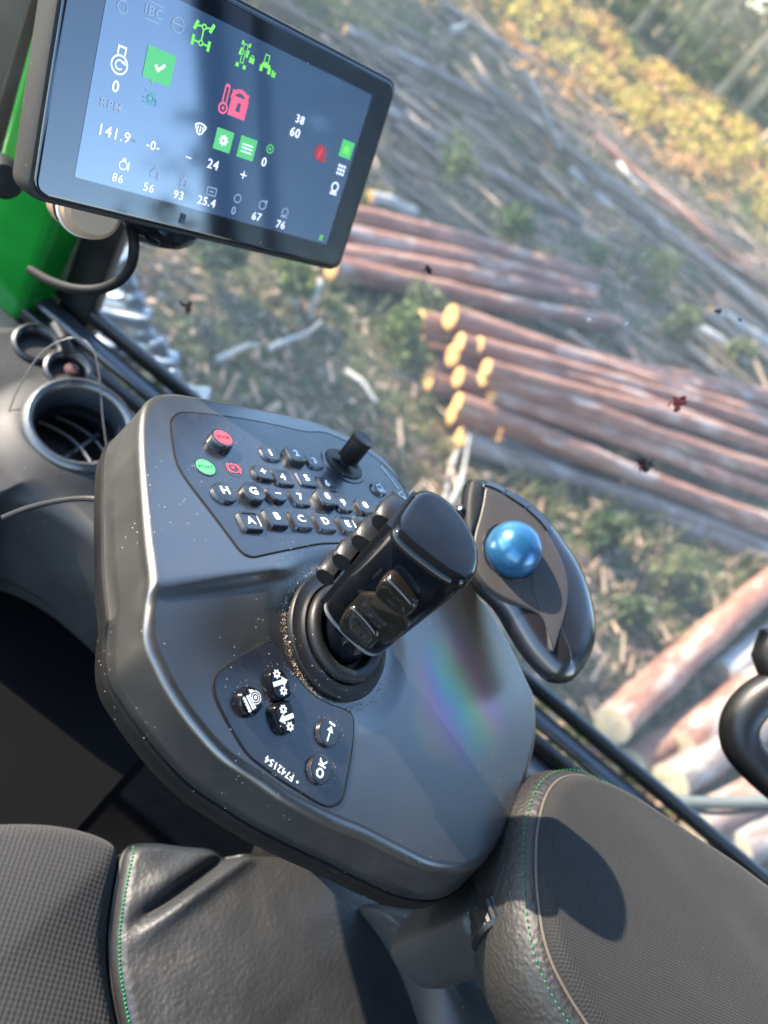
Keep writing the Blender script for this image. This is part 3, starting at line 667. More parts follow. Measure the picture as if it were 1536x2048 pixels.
# rainbow window reflection painted into the deck's palm end by thin-film colours
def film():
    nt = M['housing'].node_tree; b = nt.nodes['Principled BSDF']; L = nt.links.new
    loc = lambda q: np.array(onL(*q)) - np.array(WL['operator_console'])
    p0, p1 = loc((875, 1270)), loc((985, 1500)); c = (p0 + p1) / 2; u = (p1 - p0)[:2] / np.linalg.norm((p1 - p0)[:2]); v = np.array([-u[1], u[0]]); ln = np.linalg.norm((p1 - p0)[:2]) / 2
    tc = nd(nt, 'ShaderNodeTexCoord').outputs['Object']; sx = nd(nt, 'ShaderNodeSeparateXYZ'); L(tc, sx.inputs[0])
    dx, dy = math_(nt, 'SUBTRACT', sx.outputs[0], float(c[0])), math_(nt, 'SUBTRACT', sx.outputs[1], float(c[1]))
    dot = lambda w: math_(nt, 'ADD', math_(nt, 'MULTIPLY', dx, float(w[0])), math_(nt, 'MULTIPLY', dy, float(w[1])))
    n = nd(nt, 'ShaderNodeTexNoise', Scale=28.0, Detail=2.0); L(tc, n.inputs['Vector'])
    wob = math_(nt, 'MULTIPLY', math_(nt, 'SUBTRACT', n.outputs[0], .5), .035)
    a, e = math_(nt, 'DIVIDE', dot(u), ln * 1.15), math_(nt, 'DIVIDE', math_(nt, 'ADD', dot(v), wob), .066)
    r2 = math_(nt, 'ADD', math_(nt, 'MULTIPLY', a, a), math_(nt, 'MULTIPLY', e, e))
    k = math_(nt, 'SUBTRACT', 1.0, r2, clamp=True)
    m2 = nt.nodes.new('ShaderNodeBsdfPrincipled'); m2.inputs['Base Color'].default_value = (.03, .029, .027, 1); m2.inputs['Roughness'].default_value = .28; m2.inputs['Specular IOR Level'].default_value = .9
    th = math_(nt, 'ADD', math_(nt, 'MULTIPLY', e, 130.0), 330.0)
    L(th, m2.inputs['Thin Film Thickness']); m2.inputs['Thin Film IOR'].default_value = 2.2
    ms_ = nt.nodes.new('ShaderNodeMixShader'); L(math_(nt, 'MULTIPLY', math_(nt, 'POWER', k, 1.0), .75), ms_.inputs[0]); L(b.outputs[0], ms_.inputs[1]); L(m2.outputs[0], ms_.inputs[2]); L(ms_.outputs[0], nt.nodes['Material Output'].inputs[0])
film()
# ------------------------------------------------------------------ trackball beside the console
tb_c = at_depth(1026, 1099, .590); TB_R = .0218
ms = thing('trackball_mouse', tb_c - np.array([0, 0, .05]), 'grey and black trackball mouse with a blue ball mounted beside the console', 'trackball')
MN = unit([.02, -.33, .94]); MD = float(np.dot(MN, tb_c)) - .0075
MX = unit(np.cross([0, 1, 0], MN)); MY = np.cross(MN, MX)
def onM(px, py, h=0): return on_plane(px, py, MN, MD + h)
def loc2(p): return np.array([np.dot(p - tb_c, MX), np.dot(p - tb_c, MY)])
def glob(p2, h): return tb_c + MX * p2[0] + MY * p2[1] + MN * (h - .0075)
body_px = [(936,962),(950,957),(975,962),(1010,978),(1060,1004),(1100,1043),(1132,1086),(1160,1130),(1180,1180),(1192,1240),(1190,1290),(1170,1336),(1146,1361),(1120,1363),(1095,1350),(1060,1312),(1030,1266),(1000,1216),(965,1180),(945,1140),(934,1080),(930,1020)]
bp = np.array([loc2(onM(x, y, -.012)) for x, y in body_px]); bp = ccw(resample(catmull(bp, 6, True), 140)); nb = normals2(bp); cb = bp.mean(0)
mb = MB(); rings = []
for k, h in ((-.020, -.034), (-.010, -.033), (-.004, -.028), (-.0005, -.022), (0, -.015), (-.0014, -.0105), (-.005, -.0060), (-.010, -.0025), (-.016, 0), (-.022, .0010)):
    q = bp + nb * k
    rings.append([glob(a, h) for a in q])
for s_ in (.65, .4, .15): rings.append([glob(cb + (a - cb) * s_, .0012) for a in bp - nb * .022])
mb.rings(rings, True, True); mb.build('body', M['mouse_body'], ms, angle=None)
pl_px = [(972,968),(990,975),(1020,992),(1058,1022),(1088,1052),(1112,1092),(1132,1138),(1139,1180),(1134,1222),(1118,1270),(1108,1306),(1102,1300),(1096,1262),(1090,1238),(1074,1224),(1045,1210),(1010,1196),(978,1174),(956,1144),(946,1108),(950,1068),(960,1035),(968,1000)]
pp = np.array([loc2(onM(x, y, .002)) for x, y in pl_px]); pp = ccw(resample(chaikin(pp, 2), 140)); npn = normals2(pp); cp = pp.mean(0)
mb = MB(); rings = [[glob(a, -.006) for a in pp], [glob(a, .0012) for a in pp], [glob(a, .0019) for a in pp - npn * .0005], [glob(a, .0022) for a in pp - npn * .0014]]
for s_ in (.85, .6, .3): rings.append([glob(cp + (a - cp) * s_, .0022 + .0012 * (1 - s_)) for a in pp - npn * .0014])
mb.rings(rings, False, True); mb.build('top_plate', M['mouse_plate'], ms, angle=None)
mb = MB(); mb.lathe([(TB_R + .0022, .0026), (TB_R + .0016, .0036), (TB_R + .0002, .0030), (TB_R - .0004, -.002)], tb_c - MN * .0075, MN, seg=64); mb.build('ball_socket', M['mouse_body'], ms)
mb = MB(); mb.lathe([(max(1e-5, TB_R * math.sin(a)), -TB_R * math.cos(a)) for a in np.linspace(.001, math.pi - .001, 40)], tb_c + MN * .001, MN, seg=64); mb.build('ball', M['ball'], ms, angle=None)
def strip(pxa, pxb, h0, h1, name, mat, parent):
    a = [onM(x, y, h0) for x, y in pxa]; b = [onM(x, y, h1) for x, y in pxb]; a = catmull(np.array(a), 5); b = catmull(np.array(b), 5); mb = MB()
    mb.rings([a - MN * .004, a, b, b - MN * .006], False, False, closed_u=False); return mb.build(name, mat, parent, angle=40)
strip([(972, 969), (992, 976), (1008, 985)], [(976, 962), (996, 969), (1012, 978)], .0036, .0008, 'button', M['mouse_body'], ms)
strip([(1011, 987), (1030, 999), (1052, 1014)], [(1016, 979), (1036, 989), (1058, 1004)], .0038, .0008, 'button', M['mouse_body'], ms)
strip([(1055, 1017), (1078, 1038), (1096, 1060)], [(1062, 1007), (1086, 1030), (1104, 1050)], .0038, .0008, 'button', M['mouse_body'], ms)
# big wing buttons: front wing by the grip, and the dark thumb hollow
wf = [(938, 964), (952, 960), (966, 966), (966, 1000), (958, 1035), (946, 1066), (936, 1078), (931, 1030)]
wp = np.array([loc2(onM(x, y, 0)) for x, y in wf]); wp = ccw(resample(chaikin(wp, 2), 60)); cw = wp.mean(0); nw = normals2(wp)
mb = MB(); mb.rings([[glob(a, -.006) for a in wp], [glob(a, .0010) for a in wp], [glob(a, .0022) for a in wp - nw * .0012], [glob(cw + (a - cw) * .4, .0030) for a in wp]], False, True); mb.build('wing_button', M['disp_case'], ms, angle=None)
mb = MB(); mb.tube([tb_c + MX * .0 + MY * .01 - MN * .03, tb_c - MN * .07 + MY * -.02, np.array([.11, .42, -.46])], .012, 16); mb.build('mounting_stalk', M['under'], ms)
mb = MB(); ps = at_depth(921, 1020, .60); mb.lathe([(.0, .004), (.003, .0035), (.004, .001), (.004, -.02)], ps, unit(np.array([-.7, -.3, .6])), seg=24); mb.build('thumb_screw', M['screw'], ms)
# ------------------------------------------------------------------ display
_q = [(223, -67), (745, 190), (655, 490), (152, 355)]
_R = [ray(*q) for q in _q]
_s = np.linalg.solve(np.array([-_R[1], _R[2], -_R[3]]).T, -_R[0]); _d = [1, *_s]
_P = [d * r for d, r in zip(_d, _R)]; _k = .224 / np.linalg.norm(_P[1] - _P[0]); _P = [p * _k for p in _P]
DW = unit(_P[1] - _P[0]); DN = unit(np.cross(_P[3] - _P[0], DW) * 1.0)
if np.dot(DN, _FW) > 0: DN = -DN
DDn = np.cross(DW, DN); DUp = DDn if np.dot(DDn, _P[0] - _P[3]) > 0 else -DDn
SW = np.linalg.norm(_P[1] - _P[0]); SH = np.linalg.norm(_P[3] - _P[0]); SC = sum(_P) / 4; DD = float(np.dot(DN, SC))
def onD(px, py, h=0): return on_plane(px, py, DN, DD + h)
disp = thing('display_monitor', SC - DUp * .09, 'black tablet-like display with a glowing blue screen of icons and numbers', 'monitor')
def dpt(u, v, h): return SC + DW * u + DUp * v + DN * h
def slab(ol, prof, name, mat, parent, cx=0, cy=0, angle=35, label=None):
    q = np.array(ol); nn = normals2(ccw(q)); q = ccw(q); mb = MB()
    mb.rings([[dpt(a + cx, b + cy, h) for a, b in q + nn * k] for k, h in prof], True, True); return mb.build(name, mat, parent, angle=angle, label=label)
# housing outline measured from the picture: bottom corners and right edge
bl, br_, rt_ = [np.array([np.dot(onD(*q) - SC, DW), np.dot(onD(*q) - SC, DUp)]) for q in ((88, 404), (678, 550), (805, 165))]
x0, x1 = min(bl[0], -SW / 2 - .028), max(br_[0], rt_[0]); y0 = (bl[1] + br_[1]) / 2; y1 = rt_[1]
print('display', SW, SH, x0, x1, y0, y1)
cw_, ch_ = (x0 + x1) / 2, (y0 + y1) / 2; OW, OH = x1 - x0, y1 - y0
slab(rrect(OW, OH, .012, 8), [(-.012, -.034), (-.003, -.032), (-.0004, -.028), (0, -.014), (-.0005, -.0055), (-.0015, -.0035), (-.003, -.0030)], 'casing', M['disp_case'], disp, cw_, ch_, 40)
slab(rrect(OW - .007, OH - .007, .010, 8), [(0, -.006), (0, -.0024), (-.0005, -.0016), (-.0012, -.0012), (-.003, -.0012)], 'front_glass', M['bezel'], disp, cw_, ch_, 30)
def screen_mat():
    m, nt, b, out = new_mat('lit_screen'); L = nt.links.new
    tc = nd(nt, 'ShaderNodeTexCoord').outputs['Object']; n = nd(nt, 'ShaderNodeTexNoise', Scale=6.0, Detail=2.0); L(tc, n.inputs['Vector'])
    L(ramp(nt, [(.3, (.030, .085, .20)), (.7, (.038, .10, .23))], n.outputs[0]).outputs[0], b.inputs['Emission Color'])
    b.inputs['Emission Strength'].default_value = SCREEN_GLOW
    b.inputs['Base Color'].default_value = (.010, .016, .030, 1); b.inputs['Roughness'].default_value = .07; b.inputs['Specular IOR Level'].default_value = 1.0; b.inputs['Coat Weight'].default_value = .6; b.inputs['Coat Roughness'].default_value = .06
    return m
SCREEN_GLOW = .075
screen = slab(rrect(SW, SH, .0012, 3), [(0, -.002), (0, -.0008), (-.001, -.0008)], 'screen', screen_mat(), disp, 0, 0)
WHT = glow('screen_white', (.75, .85, 1.0), 0.203); DIM = glow('screen_dim', (.45, .62, .9), 0.090); GRN = glow('screen_green', (.10, .62, .20), 0.133); LIM = glow('screen_lime', (.18, .75, .10), 0.171)
RED = glow('screen_red', (.75, .11, .22), 0.160); TEAL = glow('screen_teal', (.12, .5, .6), 0.097); DRED = glow('screen_dark_red', (.5, .05, .08), 0.107)
def stx(s, px, py, hpx, mat, bold=.0):
    o = onD(px, py, -.0004); d = float(-np.dot(o, CZ)); text_mesh(s, hpx * d / FPX * 1.25, mat, o, DW, DUp, 'readout', screen, bold=bold * .35)
def sic(polys, px, py, spx, mat, name='icon', h=-.0005):
    o = onD(px, py, h); k = spx * float(-np.dot(o, CZ)) / FPX
    f = lambda g: [(a * k, b * k) for a, b in g]
    flat([(f(g[0]), f(g[1])) if isinstance(g, tuple) else f(g) for g in polys], o, DW, DUp, mat, name, screen, .0001)
for s, px, py, h, m, bo in (('0', 231, 174, 24, WHT, .0003), ('RPM', 222, 211, 19, DIM, .0001), ('141.9', 228, 268, 23, WHT, .0002), ('-0-', 306, 292, 19, WHT, .0002), ('86', 235, 357, 18, WHT, .0001), ('56', 297, 376, 18, WHT, .0001),
        ('93', 357, 391, 18, WHT, .0001), ('25.4', 413, 404, 18, WHT, .0001), ('0', 467, 422, 17, DIM, .0001), ('67', 513, 434, 17, WHT, .0001), ('76', 561, 450, 17, WHT, .0001), ('24', 426, 330, 20, WHT, .0001),
        ('0', 528, 325, 19, WHT, .0001), ('60', 590, 266, 19, WHT, .0003), ('38', 600, 240, 17, WHT, .0002), ('IBC', 308, 25, 20, DIM, .0001), ('km', 266, 280, 10, DIM, 0), ('X', 642, 476, 12, LIM, .0002)):
    stx(s, px, py, h, m, bo)
b4 = lambda w, h, t: [rect(-w, h - t, w, h), rect(-w, -h, w, -h + t), rect(-w, -h + t, -w + t, h - t), rect(w - t, -h + t, w, h - t)]
engine = [ring2(.40, .33, 0, -.15), rect(-.20, .24, -.13, .55), rect(.13, .24, .20, .55), rect(-.20, .52, .20, .60), arc(.15, .21, 40, 320), [(.06, -.05), (.30, -.10), (.20, .08)]]
engine[4] = [(a, b - .15) for a, b in engine[4]]
sic(engine, 240, 122, 46, WHT)
sic([[(-.5, .5), (.5, .5), (.5, -.42), (-.02, -.42), (-.12, -.54), (-.22, -.42), (-.5, -.42)]], 318, 135, 62, GRN, 'status_tile')
sic([[(-.20, .02), (-.12, .10), (-.02, -.02), (.18, .20), (.25, .12), (-.02, -.16)]], 318, 136, 54, WHT, 'check_mark', -.0002)
sic([ring2(.22, .12, 0, 0), rect(-.45, -.30, .35, -.22), rect(-.40, .25, .2, .32), rect(.28, -.3, .36, .05), rect(-.45, -.1, -.25, 0)], 302, 197, 38, TEAL)
sic([rect(-.5, -.03, .5, .03)], 312, 8, 34, DIM); sic([rect(-.5, -.03, .5, .03)], 304, 42, 34, DIM)
sic([ring2(.35, .28, 0, -.1), rect(-.12, .2, .12, .5)], 246, 10, 34, DIM)
sic([ring2(.42, .36, 0, 0), rect(-.36, .0, .36, .06)], 356, 50, 34, DIM)
sic([ring2(.11, .06, 0, .28), ring2(.11, .06, 0, -.28), rect(-.03, -.17, .03, .17), line2(-.11, .28, -.34, .22, .06), line2(.11, .28, .34, .34, .06), line2(-.40, .08, -.30, .40, .13), line2(.28, .18, .40, .50, .13), rect(-.34, -.31, -.11, -.25), rect(.11, -.31, .34, -.25), rect(-.42, -.46, -.30, -.10), rect(.30, -.46, .42, -.10)], 405, 70, 52, LIM)
sic(b4(.16, .2, .05) + [rect(-.30, .1, -.18, .3), rect(.18, .1, .30, .3), rect(-.30, -.25, -.18, -.05), rect(.18, -.25, .30, -.05)], 491, 96, 36, LIM); sic(b4(.12, .26, .05) + [rect(-.30, .1, -.16, .3), rect(.16, .1, .30, .3), rect(-.34, -.5, -.14, -.3), rect(.14, -.5, .34, -.3)], 485, 116, 36, LIM)
sic([rect(-.3, -.4, .3, .1), ring2(.22, .14, 0, .12)], 504, 118, 20, LIM)
sic(b4(.18, .25, .06), 534, 118, 32, LIM); sic([rect(-.30, -.10, .30, .12), rect(-.40, -.36, -.18, -.02), rect(.18, -.36, .40, -.02), rect(.5, -.4, .62, -.05), rect(.66, -.4, .78, -.12)], 532, 132, 34, LIM)
lockb = [([(-.30, -.50), (.36, -.50), (.36, .10), (-.30, .10)], [(-.05, -.32), (.11, -.32), (.09, -.06), (-.03, -.06)])]
sic(lockb + [[(a, b) for a, b in arc(.22, .34, 0, 180)]], 478, 202, 62, RED); sic([[(.03 + a, .10 + b) for a, b in rect(.19, 0, .31, .12)], [(.03 + a, .10 + b) for a, b in rect(-.33, 0, -.21, .12)]], 478, 199, 62, RED)
sic([ring2(.20, .13, 0, -.3), circ(.06, 0, -.3), rect(-.11, -.14, -.05, .40), rect(.05, -.14, .11, .40), [(.11 * math.cos(a), .40 + .11 * math.sin(a)) for a in np.linspace(0, math.pi, 10)]], 450, 198, 56, RED)
sic([arc(.36, .42, 50, 130), arc(.0, .05, 0, 359), line2(-.26, .31, -.08, .0, .05), line2(.26, .31, .08, 0, .05)] + [rect(-.14 + i * .12, .08, -.09 + i * .12, .30) for i in range(3)], 398, 268, 50, WHT)
sic([[(-.5, -.5), (.5, -.5), (.5, .5), (-.5, .5)]], 447, 281, 40, GRN, 'green_tile'); sic([gear(.26, 0, 0, 8)], 447, 281, 40, WHT, h=-.0002)
sic([[(-.5, -.5), (.5, -.5), (.5, .5), (-.5, .5)]], 494, 297, 40, GRN, 'green_tile'); sic([rect(-.32, .12, .32, .18), rect(-.32, -.04, .32, .02), rect(-.32, -.22, .32, -.16)], 494, 297, 40, WHT, h=-.0002)
sic([ring2(.4, .28), circ(.14)], 540, 298, 22, GRN); sic([circ(.42), rect(.2, -.4, .5, -.2)], 640, 306, 36, DRED); sic([line2(-.1, -.25, .1, .25, .08)], 640, 306, 36, RED, h=-.0002)
sic([[(-.5, -.5), (.5, -.5), (.5, .5), (-.5, .5)]], 693, 299, 32, GRN, 'green_tile'); sic([[(-.24, -.26), (.24, -.26), (.24, .08), (0, .30), (-.24, .08)]], 693, 299, 30, LIM, h=-.0002)
sic([rect(-.4 + i * .3, -.4 + j * .3, -.2 + i * .3, -.2 + j * .3) for i in range(3) for j in range(3)], 682, 340, 24, WHT)
sic([ring2(.32, .22, 0, .1), rect(-.3, -.4, .3, -.32), rect(-.3, -.28, .3, -.22)], 669, 377, 30, WHT)
for i, (px, py) in enumerate(((248, 328), (308, 348), (367, 366), (423, 383), (475, 397), (525, 410), (570, 424))):
    m = WHT if i < 1 else DIM
    g = [[ring2(.34, .26, -.05, -.1), rect(-.18, .22, .08, .40), rect(.30, -.4, .42, .2)], [ring2(.32, .25), rect(-.04, .3, .04, .6), rect(.34, -.4, .44, .1)], b4(.26, .34, .07) + [rect(-.05, .34, .05, .55)], b4(.42, .30, .07) + [rect(-.2, -.05, .2, .03)], [ring2(.32, .25)], [ring2(.34, .26), rect(.2, .1, .34, .4)], [ring2(.30, .22), rect(-.3, -.4, .3, -.3)]][i]
    sic(g, px, py, 27, m)
sic([rect(-.4, -.06, .4, .06)], 377, 315, 16, WHT); sic([rect(-.4, -.06, .4, .06), rect(-.06, -.4, .06, .4)], 487, 350, 18, WHT)
# printed mark under the screen
sic([ring2(.22, .10, 0, .15), rect(-.25, -.45, .25, .45)], 366, 438, 22, plastic('grey_print', (.05, .065, .09), .5, .3, bump=None), 'mark')
# clamp knob and back plate behind the display
mb = MB(); kc = SC + DUp * (y0 + .014) + DW * (-.012) - DN * .058
mb.lathe([(.0, .024), (.030, .022), (.036, .012), (.036, -.012), (.030, -.022), (.0, -.024)], kc, unit(DUp * .25 + DN), seg=40); mb.build('clamp_knob', M['gloss'], disp)
mb = MB(); mb.box(SC + DUp * ch_ - DN * .046, (DW * .05, DUp * .04, DN * .014)); mb.build('back_plate', M['disp_case'], disp, smooth=False)
mb = MB(); mb.tube([SC + DUp * ch_ - DN * .05, SC + DUp * ch_ - DN * .10 - DW * .03, SC + DUp * ch_ - DN * .15 - DW * .03], .016, 16); mb.build('mounting_arm', M['disp_case'], disp)
# beige round holder clamped behind the display
tc_ = SC + DN * -.062 + (at_depth(184, 312, .565) - SC) - DN * np.dot(at_depth(184, 312, .565) - SC, DN)
bh = thing('beige_holder', tc_ - np.array([0, 0, .06]), 'round-edged beige plastic holder half hidden behind the display', 'holder')
def hslab(w, h, r, prof, cy=0):
    q = ccw(np.array(rrect(w, h, r, 8))); nn = normals2(q); m_ = MB(); m_.rings([[tc_ + DW * a + DUp * (b + cy) + DN * z for a, b in q + nn * k] for k, z in prof], True, True); return m_
hslab(.046, .112, .020, [(-.006, -.022), (-.001, -.019), (0, -.010), (0, .008), (-.001, .014), (-.005, .017)]).build('shell', M['tan'], bh)
hslab(.0466, .1126, .020, [(0, -.003), (.0003, -.002), (.0003, .000), (0, .001)]).build('seam', M['black'], bh)
hslab(.0468, .1128, .020, [(0, .004), (.0004, .0045), (.0004, .0075), (0, .008)]).build('rim_band', plastic('white_band', (.5, .46, .42), .4), bh)
cab_pts = [(262, 452, .60), (268, 490, .60), (262, 530, .61), (240, 560, .62), (200, 578, .63), (150, 578, .64), (100, 562, .66), (62, 540, .69)]
mb = MB(); mb.tube(catmull(np.array([at_depth(*q) for q in cab_pts]), 6), .0042, 12)
tag(based(mb, 'power_cable', M['cable'], at_depth(62, 540, .69)), 'black cable looping down from behind the display to the green pillar', 'cable')
# ------------------------------------------------------------------ cab
YW = .72; ZS = -.683
cab = thing('harvester_cab', (.2, 0, -1.6), 'forestry machine cab with green pillar, black window frame and dusty side window', 'cab')
def bar(c, hx, hy, hz, name, mat, bev=.004, parent=None, label=None):
    mb = MB(); q = rrect(2 * hy, 2 * hz, min(bev, hy * .9, hz * .9), 5)
    mb.rings([[np.array([c[0] + x, c[1] + a, c[2] + b]) for a, b in q] for x in (-hx, hx)], True, True); return mb.build(name, mat, parent or cab, angle=30, label=label)
bar((.3, .742, ZS - .003), 1.3, .007, .010, 'window_seal', M['black'], .004)
bar((.3, .716, ZS - .018), 1.3, .013, .007, 'window_ledge', M['ledge'], .006)
bar((.3, .690, ZS - .034), 1.3, .006, .016, 'window_trim', M['black'], .003)
bar((.3, .664, ZS - .048), 1.3, .020, .012, 'side_ledge', M['ledge'], .008)
bar((.3, .725, -1.20), 1.3, .035, .44, 'side_panel', M['dash_dark'], .01)
pane = MB(); pane.box((.3, .742, -.02), ((1.3, 0, 0), (0, .002, 0), (0, 0, .66))); pane = pane.build('window_pane', M['glass'], cab, smooth=False)
def splat(px, py, spx, mat, k):
    o = on_y(px, py, .7385); s_ = spx * float(-np.dot(o, CZ)) / FPX; mb = MB(); rnd = random.Random(k)
    for i in range(9):
        c = o + np.array([rnd.gauss(0, .33), 0, rnd.gauss(0, .33)]) * s_; r = s_ * rnd.uniform(.22, .5)
        n = 10; rr = [r * rnd.uniform(.6, 1.2) for _ in range(n)]
        rings = [[c + np.array([rr[j] * t * math.cos(6.283 * j / n), -h * r, rr[j] * t * math.sin(6.283 * j / n)]) for j in range(n)] for t, h in ((1, 0), (.8, .25), (.4, .4), (.05, .45))]
        mb.rings(rings, False, True)
    for i in range(5):   # legs and wings
        a = rnd.uniform(0, 6.28); mb.tube([o, o + np.array([math.cos(a), -.1, math.sin(a)]) * s_ * .7, o + np.array([math.cos(a + .5), 0, math.sin(a + .5)]) * s_ * 1.2], s_ * .05, 5)
    mb.build('insect_splat', mat, pane, label=None)
for k, (px, py, s_, m) in enumerate(((857, 538, 10, 'splat'), (372, 614, 13, 'splat'), (1288, 930, 17, 'splat'), (1355, 803, 17, 'splat_red'), (1285, 936, 10, 'splat_red'), (1436, 622, 7, 'splat'), (1480, 640, 4, 'splat'))): splat(px, py, s_, M[m], k)
# raked front pillar in machine green with the black rubber beside it
def pillar(pa, pb, wx, wy, name, mat, y=.70, bev=.02, ext=(0, 0), parent=None):
    a, b = on_y(*pa, y), on_y(*pb, y); d = unit(b - a); a = a - d * ext[0]; b = b + d * ext[1]
    sx = unit(np.array([d[2], 0, -d[0]])); q = rrect(2 * wx, 2 * wy, bev, 6); mb = MB()
    mb.rings([[p + sx * u + np.array([0, 1, 0]) * v for u, v in q] for p in (a, b)], True, True); return mb.build(name, mat, parent or cab, angle=30)
pillar((6, 640), (106, 330), .046, .035, 'front_pillar', M['green'], .715, .014, (.0, .75))
pillar((84, 640), (186, 330), .014, .022, 'pillar_flange', M['green'], .745, .008, (.0, .75))
pillar((150, 640), (262, 330), .024, .012, 'window_seal', M['black'], .745, .004, (.06, .7))
pillar((-20, 420), (118, 0), .018, .02, 'front_seal', M['black'], .71, .006, (.2, .6))
pillar((-70, 420), (75, 0), .032, .02, 'front_trim', plastic('brown_black_trim', (.035, .030, .024), .5), .74, .006, (.2, .6))
pillar((-120, 420), (32, 0), .020, .02, 'front_rail', M['ledge'], .76, .006, (.2, .6))
mb = MB(); c = at_depth(5, 355, .70); mb.lathe([(.0, .014), (.014, .012), (.018, .004), (.018, -.014), (.0, -.02)], c, unit([.6, -.5, .3]), seg=32); mb.build('pillar_knob', M['cable'], cab)
# dash: smooth shelf with a round vent and two sockets
DZ = -.60
dpx = [(-160, 900), (-160, 700), (-60, 650), (30, 640), (100, 655), (160, 705), (250, 790), (330, 860), (420, 940), (420, 1100), (300, 1160), (150, 1040), (40, 985), (-60, 1000)]
dp = np.array([on_z(x, y, DZ)[:2] for x, y in dpx]); dp = ccw(resample(catmull(dp, 6, True), 160)); dn = normals2(dp)
VC = on_z(152, 874, DZ)
def dzf(x, y):
    r = math.hypot(x - VC[0], y - VC[1]); return DZ + .012 * (1 - smooth(.05, .085, r)) - .12 * max(0, (.42 - y))
rg = sheet_rings(dp, dzf, .02, c=VC[:2], nr=70); last = rg[-1]
inner = [r_ for r_ in rg if np.linalg.norm(r_[:, :2] - VC[:2], axis=1).max() > .0435]
hole = VC[:2] + .0415 * (dp - VC[:2]) / np.linalg.norm(dp - VC[:2], axis=1)[:, None]
inner2 = []
for r_ in inner:
    d = np.linalg.norm(r_[:, :2] - VC[:2], axis=1); f = np.maximum(d, .0425) / np.maximum(d, 1e-6)
    xy = VC[:2] + (r_[:, :2] - VC[:2]) * f[:, None]; inner2.append(np.column_stack([xy, r_[:, 2]]))
mb = MB(); mb.rings([np.column_stack([hole, np.full(len(hole), DZ + .011)])] + inner2 + [np.column_stack([dp + dn * .004, last[:, 2] - .02]), np.column_stack([dp + dn * .012, last[:, 2] - .10]), np.column_stack([dp - dn * .02, last[:, 2] - .16])], False, False)
mb.build('dashboard', M['dash'], cab, angle=40)
VN = unit([.10, -.18, 1])
mb = MB(); mb.lathe([(r_ * .90, z_) for r_, z_ in [(.060, -.004), (.0600, .006), (.0575, .013), (.053, .0155), (.0485, .0135), (.0465, .008), (.0445, -.004), (.042, -.03), (.040, -.055), (.0, -.058)]], VC + np.array([0, 0, .012]), VN, seg=72); vent = mb.build('air_vent', M['ledge'], cab, angle=50)
mb = MB(); mb.lathe([(.0385, -.016), (.0380, -.030), (.0355, -.050), (.0, -.051)], VC + np.array([0, 0, .012]), VN, seg=48); mb.build('vent_shaft', M['black'], vent)
for i in (-1, 1):
    mb = MB(); pts = [VC + np.array([.035 * t, .013 * i + .010 * (1 - t * t) , -.008 - .004 * i]) for t in np.linspace(-1, 1, 15)]; mb.tube(pts, .0022, 8); mb.build('vent_vane', M['ledge'], vent)
mb = MB(); mb.tube([VC + np.array([.006, -.02, -.016]), VC + np.array([.006, .03, -.010])], .003, 8); mb.build('vent_lever', M['ledge'], vent)
for px, py, r, z in ((135, 742, .021, DZ + .004), (75, 690, .022, DZ + .004)):
    o = on_z(px, py, z); mb = MB(); mb.lathe([(r + .004, -.006), (r + .003, .004), (r, .006), (r - .004, .003), (r - .006, -.006), (.0, -.007)], o, unit([.1, -.2, 1]), seg=40); so = mb.build('socket', M['black'], cab, angle=50)
    if px > 100:
        mb = MB(); mb.lathe([(.0, .004), (.006, .003), (.008, .0)], o + np.array([.002, .004, .002]), unit([.1, -.2, 1]), seg=20); mb.build('socket_cap', plastic('dull_red_plastic', (.06, .022, .020), .5), so)
o = on_z(122, 700, DZ + .01); mb = MB(); mb.tube([on_z(110, 650, DZ + .03), on_z(124, 672, DZ + .03), on_z(136, 700, DZ + .012), on_z(146, 715, DZ + .004)], .006, 12); mb.build('hose_stub', M['dash'], cab)
# lower steps of the dash, side wall of the cab, floor, rear wall and roof
lowpx = [(-120, 980), (30, 960), (120, 1030), (250, 1120), (330, 1190), (330, 1300), (150, 1150), (40, 1090), (-60, 1080)]
lp = np.array([on_z(x, y, -.70)[:2] for x, y in lowpx]); lp = ccw(resample(catmull(lp, 6, True), 120)); ln = normals2(lp)
rg = sheet_rings(lp, lambda x, y: -.70, .012, nr=20); mb = MB(); mb.rings(rg + [np.column_stack([lp, rg[-1][:, 2] - .20])], True, False); mb.build('dash_step', M['dash'], cab, angle=40)
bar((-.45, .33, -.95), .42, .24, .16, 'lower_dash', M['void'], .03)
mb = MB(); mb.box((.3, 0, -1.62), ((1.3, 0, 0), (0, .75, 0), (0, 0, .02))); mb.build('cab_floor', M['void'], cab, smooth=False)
bar((.3, 0, .70), 1.25, .80, .03, 'cab_roof', M['lining'], .03)
mb = MB(); mb.box((1.22, .742, -.02), ((.40, 0, 0), (0, .018, 0), (0, 0, .68))); mb.build('added_dark_panel', M['black'], cab, smooth=False)  # unseen panel added to darken the right of the display's reflection
for y in (-.74, .74):
    mb = MB(); mb.box((1.42, y * .98, -.45), ((.07, 0, 0), (0, .05, 0), (0, 0, 1.15))); mb.build('rear_pillar', M['black'], cab, smooth=False)
mb = MB(); mb.box((1.44, 0, -1.15), ((.03, 0, 0), (0, .70, 0), (0, 0, .46))); mb.build('rear_wall', M['lining'], cab, smooth=False)
mb = MB(); mb.box((.3, -.745, -1.25), ((1.3, 0, 0), (0, .02, 0), (0, 0, .40))); mb.build('door_panel', M['dash_dark'], cab, smooth=False)
mb = MB(); gp = [(1640, 1300, .80), (1560, 1368, .80), (1510, 1402, .80), (1482, 1440, .80), (1480, 1482, .80), (1505, 1520, .80), (1560, 1570, .80), (1660, 1650, .80)]
